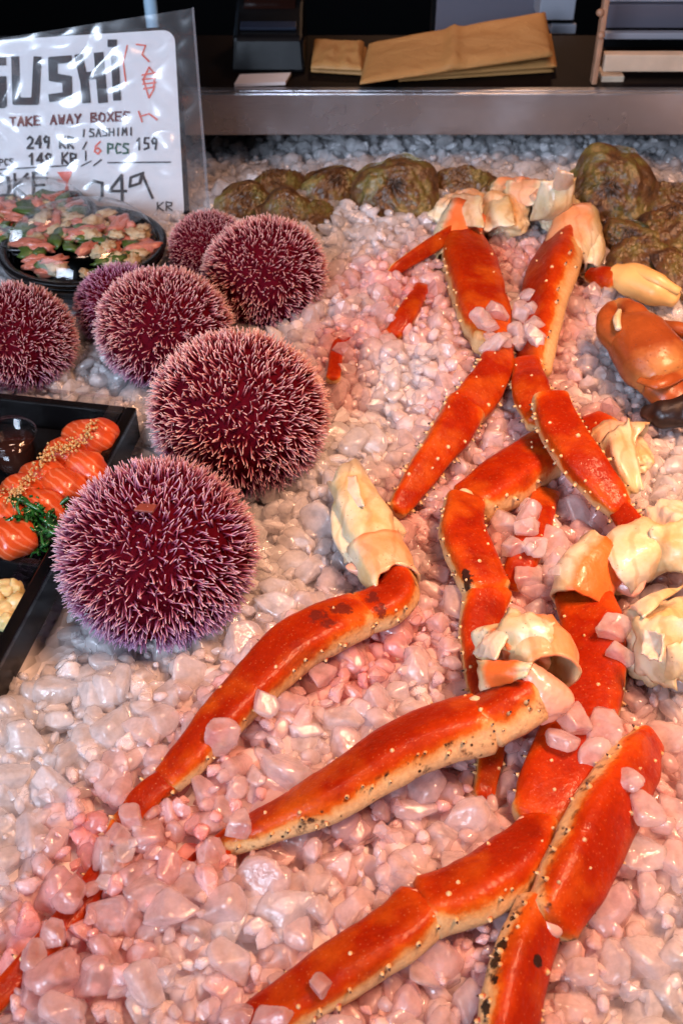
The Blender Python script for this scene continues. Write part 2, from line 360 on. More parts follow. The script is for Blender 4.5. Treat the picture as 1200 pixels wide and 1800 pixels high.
def frames(R, roll=0.0):
    """per ring: axis, side, dorsal direction"""
    out = []
    for i, (p, _) in enumerate(R):
        a = (R[min(i+1, len(R)-1)][0]-R[max(i-1, 0)][0]).normalized()
        ref = ((CAM-p).normalized()*0.6+Vector((0, 0, 1))*0.6)
        n0 = (ref-a*ref.dot(a)).normalized(); s0 = a.cross(n0).normalized()
        d = n0*math.cos(roll)+s0*math.sin(roll); s = a.cross(d).normalized()
        out.append((a, s, d))
    return out
def loft(name, R, nseg=22, flat=0.82, roll=0.0, power=2.5, caps=(True, True), lump=0.0, lscale=60, seed=0.0,
         flare=0.0, jag=(0, 0), ridge=0.0, close=True):
    """closed tube through rings R [(centre, half width)]; attributes dors (cosine to the dorsal side) and tt (along)"""
    n = len(R); FR = frames(R, roll); V, D, T = [], [], []
    for i, ((p, r), (a, s, d)) in enumerate(zip(R, FR)):
        t = i/(n-1); fl = 1+flare*(math.exp(-(t/0.07)**2)+math.exp(-((1-t)/0.07)**2))
        for j in range(nseg):
            ph = 2*math.pi*j/nseg; c, q = math.cos(ph), math.sin(ph)
            m = (abs(c)**power+abs(q)**power)**(-1/power)
            m *= 1+ridge*max(0, math.cos(ph*2-math.pi*0.5))**6
            v = p+(d*(c*m*flat)+s*(q*m))*(r*fl)
            if lump: v = v+(v-p).normalized()*(r*lump*(n3(v, lscale, seed)+0.5*n3(v, lscale*2.3, seed+4)))
            if jag[0] and i == 0: v = v-a*(r*jag[0]*(0.5+n3(v, 130, seed)+0.7*math.sin(ph*2+seed)))
            if jag[1] and i == n-1: v = v+a*(r*jag[1]*(0.5+n3(v, 130, seed)+0.7*math.sin(ph*2+seed)))
            V.append(v); D.append(c); T.append(t)
    Fc = []
    for i in range(n-1):
        for j in range(nseg):
            k = (j+1) % nseg; Fc.append((i*nseg+j, i*nseg+k, (i+1)*nseg+k, (i+1)*nseg+j))
    if close:
        for e, (i, sg) in enumerate(((0, -1), (n-1, 1))):
            if not caps[e]: continue
            p, r = R[i]; a = FR[i][0]; base = i*nseg; prev = list(range(base, base+nseg))
            for q, (sc, ax) in enumerate(((0.82, 0.28), (0.45, 0.45))):
                st = len(V)
                for j in range(nseg):
                    V.append(p+(V[base+j]-p)*sc+a*(sg*r*ax*0.75)); D.append(D[base+j]); T.append(T[base])
                cur = list(range(st, st+nseg))
                for j in range(nseg):
                    k = (j+1) % nseg
                    Fc.append((prev[j], cur[j], cur[k], prev[k]) if sg < 0 else (prev[j], prev[k], cur[k], cur[j]))
                prev = cur
            V.append(p+a*(sg*r*0.38)); D.append(0.5); T.append(T[base]); ci = len(V)-1
            for j in range(nseg):
                k = (j+1) % nseg; Fc.append((prev[j], ci, prev[k]) if sg < 0 else (prev[j], prev[k], ci))
    return mesh(name, V, Fc, {'dors': D, 'tt': T}), FR
def solidify(o, th, off=-1):
    m = o.modifiers.new('thickness', 'SOLIDIFY'); m.thickness = th; m.offset = off

# ================================================================== THE SETTING
EX = []        # what the ice must keep clear of: ('cap', a, b, ra, rb) or ('ell', c, a, b)
LEGAX = []     # ice near these is tinted pink: crab juice plus painted-in bounced light
LZ = 0.012
LEDGE_Y = at(600, 238, LZ).y
o = link('floor', box_mesh('floor', -3, 3, -2, 6, -1.02, -1.0), DARK); o['kind'] = 'structure'
o = link('back_wall', box_mesh('back_wall', -3, 3, 3.2, 3.3, -1.0, 2.5), DARK); o['kind'] = 'structure'

# steel counter with a dark worktop behind the ice
zt = LZ+0.0445
ct = thing('serving_counter', 'stainless steel edged serving counter with dark wet top behind the ice', 'counter', (0, LEDGE_Y, 0))
bm_ = box_mesh('front_lip', -1.3, 1.3, LEDGE_Y, LEDGE_Y+0.006, LZ, zt, 0.0015); link('front_lip', bm_, STEEL, ct)
link('top_edge', box_mesh('top_edge', -1.3, 1.3, LEDGE_Y+0.0062, LEDGE_Y+0.016, zt-0.006, zt+0.0008, 0.001), STEEL, ct)
link('worktop', box_mesh('worktop', -1.3, 1.3, LEDGE_Y+0.0164, at(600, 60, zt).y, zt-0.02, zt-0.001, 0.001), WOODTOP, ct)
link('back_panel', box_mesh('back_panel', -1.3, 1.3, LEDGE_Y+0.22, LEDGE_Y+0.23, -0.2, zt-0.022), DARK, ct)

# ================================================================== CRAB LEGS
def pts(lst):
    """(px, py, width px, z of the centre) -> (world point, half width)"""
    out = []
    for px, py, wd, z in lst:
        p = at(px, py, z); out.append((p, 0.475*wd*pxm(p)))
    return out
def thorns(name, R, FR, parent, flat, roll, edge=9, dots=14, seed=0, big=1.0, side=(1, -1)):
    rr = random.Random(seed); V, Fc, A = [], [], []
    n = len(R)
    def spike(p, nrm, rad, hgt, dot):
        u = nrm.orthogonal().normalized(); v = nrm.cross(u); st = len(V); K = 7
        prof = [(1.25, -0.15, 0.0), (1.0, 0.12, 0.2), (0.72, 0.42, 0.4), (0.40, 0.75, 0.6)] if dot else [(1.2, -0.3, 0.05), (0.9, 0.2, 0.36), (0.62, 0.48, 0.5), (0.42, 0.68, 0.95)]
        for (rs, hs, at_) in prof:
            for j in range(K):
                c = 2*math.pi*j/K; V.append(p+(u*math.cos(c)+v*math.sin(c))*(rad*rs)+nrm*(hgt*hs)); A.append(at_)
        V.append(p+nrm*hgt); A.append(0.72 if dot else 1.0); tip = len(V)-1
        for q in range(3):
            for j in range(K):
                k = (j+1) % K; Fc.append((st+q*K+j, st+q*K+k, st+(q+1)*K+k, st+(q+1)*K+j))
        for j in range(K): Fc.append((st+3*K+j, st+3*K+(j+1) % K, tip))
    def put(t, ph, rad, hgt, dot):
        i = min(n-1, max(0, int(t*(n-1)))); (p, r), (a, s, d) = R[i], FR[i]
        c, q = math.cos(ph), math.sin(ph); m = (abs(c)**3.9+abs(q)**3.9)**(-1/3.9)
        off = d*(c*m*flat)+s*(q*m); nrm = (d*(c/flat)+s*q).normalized()
        nrm = (nrm+a*rr.uniform(0.1, 0.5)*(0 if dot else 1)).normalized()
        spike(p+off*r*0.985, nrm, rad, hgt, dot)
    for sd in side:
        for k in range(edge):
            t = (k+0.5+rr.uniform(-0.6, 0.6))/edge; ph = sd*(math.radians(82)+rr.uniform(-0.15, 0.15))
            put(t, ph, big*rr.uniform(0.0008, 0.0014), big*rr.uniform(0.0024, 0.0048), False)
        for k in range(max(1, edge//2)):
            put(rr.uniform(0.06, 0.94), sd*math.radians(rr.uniform(95, 130)), big*rr.uniform(0.0008, 0.0014), big*rr.uniform(0.002, 0.0034), False)
    dots = max(1, int(dots*0.7)) if dots else 0
    for k in range(dots):
        put((k+rr.uniform(0.1, 0.9))/dots, rr.choice((-1, 1))*math.radians(rr.choice((12, 34, 40, 58, 62))+rr.uniform(-7, 7)), big*rr.uniform(0.0006, 0.0015), big*rr.uniform(0.0009, 0.0017), True)
    me = mesh(name, V, Fc, {'tip': A}); o = link(name, me, THORN, parent); o['kind'] = 'stuff'
    return o
SEEDN = [0]
def segment(leg, name, lst, roll=0.0, flat=0.84, rings=26, edge=8, dots=12, char=0.0, brown=0.0, ex=True, flare=0.05, big=1.0, lump=0.03, brownp=(), blackp=()):
    SEEDN[0] += 1; sd = SEEDN[0]
    R = catmull(pts(lst), rings)
    # gentle uneven swelling of the shell along its length
    R = [(p, r*(1+0.035*mnoise.noise(Vector((i*0.33, sd*3.1, 0))))) for i, (p, r) in enumerate(R)]
    me, FR = loft(name, R, 30, flat*0.86, roll, 3.9, lump=lump, lscale=70, seed=sd*1.7, flare=flare)
    for an, spots in (('brownp', brownp), ('blackp', blackp)):
        if not spots: continue
        q = np.empty(len(me.vertices)*3, np.float32); me.vertices.foreach_get('co', q); q = q.reshape(-1, 3); val = np.zeros(len(q))
        for px, py, rad in spots:            # marks with a place of their own on the shell
            c = at(px, py, max(z for *_, z in lst)+0.5*R[len(R)//2][1]); val = np.maximum(val, 1-np.linalg.norm(q-np.array(c), axis=1)/(2*rad*pxm(c)))
        me.attributes.new(an, 'FLOAT', 'POINT').data.foreach_set('value', np.clip(val, 0, 1).astype(np.float32))
    o = link(name, me, CRAB, leg); o['char'] = float(char); o['brown'] = float(brown)
    if edge or dots: thorns('thorns', R, FR, o, flat*0.86, roll, edge, dots, sd, big)
    for (a, ra), (b, rb) in zip(R[::3], R[3::3]+[R[-1]]):
        if ex: EX.append((a, b, max(ra, rb)))
        LEGAX.append(((a+b)/2, max(ra, rb)))
    return R, FR, o
def membrane(leg, lst, roll=0.0, flat=0.72, mat=None, wide=0.4):
    """pale skin showing as a narrow band at a joint"""
    P = pts(lst); m = (P[0][0]+P[1][0])/2
    R = catmull([(m+(p-m)*wide, r*0.86) for p, r in P], 6); me, _ = loft('joint_membrane', R, 30, flat, roll, 3.3, lump=0.02)
    link('joint_membrane', me, mat or MEMB, leg)
def collar(leg, lst, blush=0.6, roll=0.0, name='shoulder_ring', flat=0.86, jag=(0.25, 0.2), lump=0.10):
    """short ring of cream shell round the base of a leg, open at its ends, with an uneven rim"""
    SEEDN[0] += 1
    R = catmull(pts(lst), 12); me, FR = loft(name, R, 34, flat, roll, 2.4, lump=lump, lscale=75, seed=SEEDN[0]*2.3, jag=jag, close=False, flare=0.04)
    o = link(name, me, CREAM, leg); o['blush'] = float(blush); solidify(o, 0.0016)
    for (a, ra), (b, rb) in zip(R[::3], R[3::3]+[R[-1]]): EX.append((a, b, max(ra, rb)))
    return o
def lumpmeat(leg, px, py, z, wx, wy, seed, mat=None, name='meat', dz=0.7, lump=0.35, sc=60, rot=0.0, blush=0.0):
    pw_ = 4 if mat is MEMB else 15
    """a torn, ridged lump of meat or broken shell"""
    bm = bmesh.new(); bmesh.ops.create_icosphere(bm, subdivisions=5, radius=1)
    c = at(px, py, z); k = pxm(c); D_ = []
    gp = np.random.default_rng(int(seed)); NP_ = gp.normal(size=(11, 3)); NP_ /= np.linalg.norm(NP_, axis=1, keepdims=True); hp = gp.uniform(.7, 1.0, 11)
    for v in bm.verts:
        q = v.co.copy()
        e = min(1.4, float((np.maximum(0, NP_ @ np.array(q)/hp)**pw_).sum()**(-1/pw_)))
        e *= 1+lump*0.5*(abs(n3(q, 1.9, seed))*1.4-0.2)+lump*0.25*n3(q, 4.6, seed+3)-lump*0.5*max(0, 0.10-abs(n3(q, 1.4, seed+8)))*4
        D_.append(q.z)
        q = Vector((q.x*wx*0.5*k, q.y*wy*0.5*k, q.z*min(wx, wy)*0.5*k*dz))*e
        q = Matrix.Rotation(rot, 3, 'Z') @ q; v.co = c+q
    me = bpy.data.meshes.new(name); bm.to_mesh(me); bm.free()
    a = me.attributes.new('dors', 'FLOAT', 'POINT'); a.data.foreach_set('value', D_)
    me.polygons.foreach_set('use_smooth', [True]*len(me.polygons))
    o = link(name, me, mat or MEAT, leg); o['blush'] = float(blush)
    EX.append((c, c+Vector((0, 0, 0.001)), 0.42*min(wx, wy)*k)); return o
def flake(leg, quad, seed, mat=None, name='shell_flake', bow=0.12, th=0.0014, blush=0.0):
    """thin broken plate of shell, bowed, with a ragged rim; quad = four (px,py,z)"""
    P = [at(*q) for q in quad]; N = 14; V = []; D = []
    nrm = (P[1]-P[0]).cross(P[3]-P[0]).normalized()
    if nrm.dot(CAM-P[0]) < 0: nrm = -nrm
    L = (P[2]-P[0]).length
    for i in range(N+1):
        for j in range(N+1):
            u, v = i/N, j/N
            u2 = 0.5+(u-0.5)*(1+0.16*mnoise.noise(Vector((v*4, seed, 0)))); v2 = 0.5+(v-0.5)*(1+0.2*mnoise.noise(Vector((u*5, seed+7, 0))))
            p = P[0]*(1-u2)*(1-v2)+P[1]*u2*(1-v2)+P[2]*u2*v2+P[3]*(1-u2)*v2
            p = p+nrm*(L*bow*(math.sin(math.pi*u)*math.sin(math.pi*v)+0.35*mnoise.noise(Vector((u*3, v*3, seed)))))
            V.append(p); D.append(math.sin(math.pi*u))
    Fc = [(i*(N+1)+j, (i+1)*(N+1)+j, (i+1)*(N+1)+j+1, i*(N+1)+j+1) for i in range(N) for j in range(N)]
    o = link(name, mesh(name, V, Fc, {'dors': D, 'tt': D}), mat or CREAM, leg); o['blush'] = float(blush); solidify(o, th, 0)
    return o
def leg_thing(label, px, py): return thing('king_crab_leg', label, 'crab leg', at(px, py, 0), 'king crab legs on the ice')

# ---- the far pair that crosses like an X
A = leg_thing('red king crab leg ending in a broken tip above the cream shoulder tube', 812, 500)
segment(A, 'upper_segment', [(806, 404, 66, .024), (826, 470, 98, .026), (848, 550, 98, .026), (866, 604, 70, .024)], -0.25, edge=8, dots=12, big=1.25)
segment(A, 'middle_segment', [(876, 612, 52, .026), (868, 650, 66, .026), (838, 700, 76, .024), (812, 726, 74, .022)], -0.2, edge=5, dots=9, big=1.25)
segment(A, 'lower_segment', [(814, 722, 74, .024), (792, 762, 74, .024), (756, 812, 62, .022), (715, 872, 48, .018), (697, 898, 36, .016)], -0.35, edge=9, dots=12, big=1.25)
membrane(A, [(868, 598, 50, .024), (878, 618, 48, .024)])
membrane(A, [(816, 712, 66, .023), (806, 734, 64, .021)])
collar(A, [(795, 460, 60, .018), (802, 425, 88, .022), (815, 390, 84, .026)], 0.9, 0.4)
lumpmeat(A, 818, 372, .022, 100, 120, 2, CREAM, 'shoulder_shell', blush=0.3)
lumpmeat(A, 870, 385, .022, 84, 110, 5, CREAM, 'shoulder_shell', blush=0.2)
flake(A, [(785, 395, .03), (850, 400, .045), (846, 345, .05), (790, 340, .035)], 3, blush=0.2)
flake(A, [(850, 405, .03), (905, 395, .04), (895, 345, .045), (850, 350, .035)], 9)
A2 = leg_thing('thin red king crab walking leg beside the white shoulder, sinking into the ice', 740, 445)
segment(A2, 'upper_segment', [(800, 404, 26, .034), (752, 436, 30, .034), (700, 470, 24, .030), (680, 488, 14, .024)], -0.6, edge=4, dots=4, rings=20, big=0.6)
segment(A2, 'lower_segment', [(684, 484, 16, .020), (640, 512, 18, .010), (600, 538, 14, .004)], -0.4, edge=0, dots=2, rings=14, ex=False)
A3 = leg_thing('buried red king crab leg showing only scraps between the ice chunks', 715, 550)
segment(A3, 'upper_segment', [(742, 508, 30, .022), (715, 552, 38, .027), (690, 590, 30, .020)], 0.0, edge=3, dots=2, rings=14, ex=True)
segment(A3, 'lower_segment', [(690, 590, 30, .018), (640, 610, 28, .018), (598, 604, 24, .022), (585, 668, 26, .022)], 0.0, edge=0, dots=2, rings=20, ex=False)

B = leg_thing('king crab leg half red and half cream, white shell standing up at its shoulder', 967, 480)
segment(B, 'upper_segment', [(998, 408, 72, .026), (970, 478, 98, .028), (951, 555, 84, .027), (942, 620, 74, .024), (944, 660, 50, .020)], 0.9, edge=8, dots=10, big=1.25)
segment(B, 'middle_segment', [(924, 640, 48, .026), (933, 690, 70, .028), (948, 742, 52, .026)], 0.1, edge=5, dots=7, big=1.25)
segment(B, 'lower_segment', [(966, 706, 66, .042), (984, 754, 78, .042), (1020, 808, 78, .040), (1062, 862, 68, .034), (1088, 894, 48, .030)], -0.15, edge=10, dots=16, big=1.25)
segment(B, 'claw_tip', [(1078, 882, 40, .030), (1112, 928, 48, .028), (1144, 970, 34, .026)], 0.35, edge=5, dots=5, big=1.25)
membrane(B, [(932, 632, 50, .025), (938, 662, 52, .024)]); membrane(B, [(955, 730, 52, .030), (966, 712, 52, .036)])
membrane(B, [(1082, 884, 40, .029), (1094, 900, 38, .029)])
collar(B, [(990, 455, 88, .024), (1008, 420, 98, .028), (1012, 390, 84, .030)], 0.5, -0.5)
collar(B, [(1030, 470, 44, .020), (1038, 440, 52, .026), (1030, 405, 52, .028)], 0.0, -0.5)
lumpmeat(B, 975, 372, .028, 92, 120, 11, CREAM, 'shoulder_shell', blush=0.4)
lumpmeat(B, 915, 345, .026, 80, 82, 13, CREAM, 'shoulder_shell', blush=0.6)
flake(B, [(930, 388, .03), (1000, 385, .035), (1012, 312, .075), (950, 318, .07)], 21, CREAM, bow=0.18)
flake(B, [(965, 345, .055), (1008, 340, .055), (1006, 305, .085), (978, 297, .09)], 25, MEAT, bow=0.1)
flake(B, [(880, 360, .03), (945, 362, .04), (958, 315, .05), (890, 318, .045)], 28, CREAM, blush=0.4)

# ---- the leg lying across, under the right arm of the X
C = leg_thing('red king crab leg bent over, passing under another leg to a cream shoulder', 900, 845)
segment(C, 'upper_segment', [(1066, 748, 62, .010), (1020, 770, 76, .010), (955, 800, 100, .012), (885, 848, 104, .014), (828, 886, 84, .014)], 0.45, edge=9, dots=13, big=1.25)
segment(C, 'middle_segment', [(815, 886, 70, .020), (812, 935, 84, .022), (832, 988, 90, .021), (856, 1040, 84, .018)], -0.3, edge=8, dots=11, char=0.7, blackp=[(812, 1018, 22), (826, 1038, 14), (790, 1005, 12)])
segment(C, 'lower_segment', [(856, 1040, 82, .016), (842, 1106, 74, .014), (845, 1190, 60, .010), (864, 1290, 52, .006), (848, 1400, 40, .002)], -0.3, edge=11, dots=10, char=0.5)
membrane(C, [(834, 878, 70, .016), (812, 896, 68, .019)], mat=CREAM); membrane(C, [(852, 1026, 74, .018), (856, 1052, 74, .016)])
collar(C, [(1062, 775, 80, .016), (1090, 785, 92, .022), (1118, 790, 96, .024)], 0.3)
lumpmeat(C, 1100, 800, .020, 76, 120, 17, CREAM, 'shoulder_shell', blush=0.3)
flake(C, [(1050, 780, .03), (1085, 880, .02), (1130, 860, .03), (1105, 735, .045)], 31, bow=0.2, blush=0.3)
C2 = leg_thing('short stretch of red king crab shell buried beneath pink ice chunks', 925, 960)
segment(C2, 'upper_segment', [(958, 872, 50, .006), (938, 930, 60, .012), (918, 985, 58, .011), (900, 1030, 46, .002)], 0.0, edge=4, dots=7, rings=18)

# ---- left leg pointing down left
D = leg_thing('orange king crab leg with brown scorch patches and cream shoulder tube', 517, 1134)
segment(D, 'upper_segment', [(632, 1080, 84, .026), (580, 1102, 98, .028), (512, 1140, 102, .027), (412, 1240, 86, .024), (336, 1328, 72, .020), (296, 1372, 58, .016)], 0.42, edge=9, dots=6, brown=0.35, char=0.25, rings=44, brownp=[(560, 1092, 22), (600, 1080, 20), (575, 1105, 18)], blackp=[(275, 1362, 16), (318, 1372, 20), (540, 1170, 7), (440, 1180, 6)])
segment(D, 'joint_segment', [(668, 985, 60, .026), (690, 1018, 76, .027), (696, 1046, 82, .027), (672, 1066, 86, .027), (636, 1079, 80, .026)], 0.5, edge=4, dots=3, brown=0.7, char=0.6, rings=26, flare=0.03, brownp=[(655, 1055, 16), (668, 1075, 14)])
segment(D, 'middle_segment', [(296, 1372, 50, .016), (258, 1402, 56, .015), (218, 1450, 48, .012)], 0.2, edge=3, dots=3, brown=0.9, char=0.8, rings=14)
segment(D, 'lower_segment', [(218, 1450, 50, .010), (192, 1520, 52, .006), (95, 1645, 50, .007), (8, 1742, 46, .008), (-60, 1820, 36, .006)], 0.0, edge=5, dots=6, rings=26)
membrane(D, [(648, 1074, 78, .026), (626, 1082, 78, .026)], mat=CREAM)
membrane(D, [(296, 1366, 46, .014), (284, 1384, 44, .012)], mat=BLACKTIP)
collar(D, [(690, 1020, 92, .028), (676, 996, 106, .029), (660, 965, 102, .029)], 0.5, 0.3, jag=(0.3, 0.1), lump=0.05)
collar(D, [(664, 975, 92, .028), (642, 915, 96, .030), (612, 845, 70, .030)], 0.0, 0.2, 'shoulder_tube', jag=(0.1, 0.6), lump=0.14)
lumpmeat(D, 640, 905, .026, 76, 150, 23, MEAT, 'meat', rot=0.35)
lumpmeat(D, 652, 1008, .024, 84, 40, 29, MEMB, 'joint_membrane', lump=0.15)
flake(D, [(600, 900, .03), (640, 890, .045), (625, 835, .045), (588, 850, .03)], 37, MEAT)
flake(D, [(585, 890, .022), (606, 990, .018), (622, 985, .030), (600, 870, .034)], 39, CREAM)
flake(D, [(690, 985, .03), (738, 1010, .022), (722, 1040, .018), (680, 1020, .03)], 41, CREAM, blush=0.6)

# ---- large right leg that bends left at the bottom
Fl = leg_thing('broad red king crab leg bending left to the picture\'s lower ice, cream shoulder cut off', 1040, 1180)
Fl['label'] = 'broadest red king crab leg, bent at its joint, one ice chunk on top'
segment(Fl, 'upper_segment', [(1022, 1042, 100, .016), (1042, 1110, 116, .017), (1040, 1180, 122, .016), (1014, 1280, 130, .015), (974, 1380, 132, .015), (944, 1442, 100, .014)], 0.12, edge=10, dots=15, rings=34, flat=0.7)
segment(Fl, 'middle_segment', [(952, 1452, 80, .016), (908, 1512, 118, .019), (832, 1565, 120, .021), (752, 1594, 112, .020)], 0.62, edge=6, dots=11, big=1.1)
segment(Fl, 'lower_segment', [(742, 1600, 104, .020), (695, 1642, 110, .020), (600, 1704, 106, .017), (490, 1778, 92, .012), (390, 1850, 80, .008)], 0.5, edge=9, dots=12, rings=30, big=1.1)
membrane(Fl, [(938, 1440, 90, .014), (944, 1466, 84, .014)]); membrane(Fl, [(752, 1590, 100, .020), (732, 1610, 96, .019)])
collar(Fl, [(1014, 1062, 100, .020), (1030, 1018, 118, .024), (1058, 985, 112, .026)], 1.0, 0.6, jag=(0.1, 0.2))
collar(Fl, [(1072, 1010, 100, .026), (1110, 975, 118, .030), (1150, 955, 110, .032)], 0.1, -0.4, jag=(0.25, 0.2))
lumpmeat(Fl, 1080, 1002, .024, 80, 90, 43, MEMB, 'joint_membrane', lump=0.15)
lumpmeat(Fl, 1180, 960, .030, 120, 130, 45, MEAT, 'shoulder_shell')
flake(Fl, [(1150, 1000, .03), (1230, 1010, .04), (1240, 900, .06), (1140, 930, .05)], 47, CREAM, bow=0.15)

# ---- centre leg lying on the broad one
E = leg_thing('king crab leg red above and cream below with black specks, lying over the broadest leg', 722, 1306)
segment(E, 'upper_segment', [(846, 1272, 124, .036), (780, 1288, 126, .036), (700, 1322, 122, .032), (580, 1398, 106, .026), (470, 1450, 76, .018), (400, 1482, 54, .010)], 0.8, edge=10, dots=12, char=1.0, rings=36)
segment(E, 'joint_segment', [(852, 1270, 122, .037), (890, 1246, 130, .041), (926, 1226, 124, .043)], -1.0, edge=4, dots=4, char=0.6, rings=14, flare=0.02)
segment(E, 'middle_segment', [(408, 1478, 50, .011), (362, 1512, 48, .008), (300, 1575, 44, .000)], 0.2, edge=2, dots=3, rings=14)
segment(E, 'lower_segment', [(300, 1575, 44, .000), (240, 1660, 42, -.003), (150, 1760, 38, -.006)], 0.2, edge=0, dots=3, rings=14, ex=False)
membrane(E, [(838, 1276, 118, .036), (862, 1264, 118, .037)], mat=CREAM)
collar(E, [(966, 1184, 108, .054), (954, 1154, 130, .053), (930, 1120, 118, .050)], 0.6, 0.5, jag=(0.1, 0.3), lump=0.06)
lumpmeat(E, 960, 1218, .050, 92, 96, 53, MEMB, 'joint_membrane', lump=0.10, dz=0.95)
lumpmeat(E, 910, 1135, .046, 120, 120, 57, CREAM, 'shoulder_shell', lump=0.25, blush=0.9)
flake(E, [(845, 1215, .045), (925, 1190, .066), (935, 1165, .072), (838, 1160, .052)], 59, CREAM, blush=1.0)
flake(E, [(850, 1150, .052), (965, 1140, .068), (975, 1095, .070), (895, 1068, .062)], 61, CREAM, bow=0.2)
flake(E, [(832, 1150, .045), (870, 1160, .060), (905, 1100, .066), (855, 1115, .055)], 63, MEAT)

# ---- lower right leg with the big white body piece
G = leg_thing('king crab leg with blackened cream edge beside the broadest leg', 1055, 1440)
segment(G, 'upper_segment', [(1138, 1302, 60, .016), (1110, 1350, 104, .022), (1058, 1440, 124, .027), (1015, 1530, 126, .028), (968, 1618, 104, .026)], -0.68, edge=8, dots=14, char=0.8, rings=44, big=1.15, blackp=[(1092, 1365, 11), (1045, 1430, 9), (960, 1580, 14), (975, 1640, 12)])
segment(G, 'lower_segment', [(950, 1600, 92, .024), (920, 1680, 108, .024), (897, 1770, 112, .022), (880, 1880, 104, .018)], -0.75, edge=8, dots=9, char=1.0, rings=40, big=1.1, blackp=[(905, 1622, 12), (882, 1668, 17), (872, 1690, 14), (876, 1725, 12), (850, 1765, 16), (846, 1790, 14), (945, 1690, 12)])
membrane(G, [(966, 1602, 104, .026), (942, 1628, 98, .024)], mat=MEMB)
Hh = thing('crab_body_piece', 'lumpy white king crab body piece of broken shell plates on pink ice', 'crab piece', at(1160, 1120, 0))
lumpmeat(Hh, 1165, 1122, .026, 130, 190, 71, CREAM, 'body_shell', lump=0.28)
flake(Hh, [(1115, 1180, .02), (1190, 1215, .03), (1205, 1085, .058), (1115, 1085, .045)], 73, CREAM, bow=0.2)
flake(Hh, [(1105, 1065, .035), (1150, 1050, .042), (1200, 1030, .045), (1130, 1085, .050)], 75, CREAM)
flake(Hh, [(1125, 1150, .050), (1160, 1165, .055), (1168, 1115, .064), (1132, 1105, .060)], 77, MEAT, bow=-0.25)
flake(Hh, [(1165, 1200, .030), (1215, 1190, .035), (1215, 1120, .052), (1172, 1135, .055)], 79, CREAM, bow=0.15)

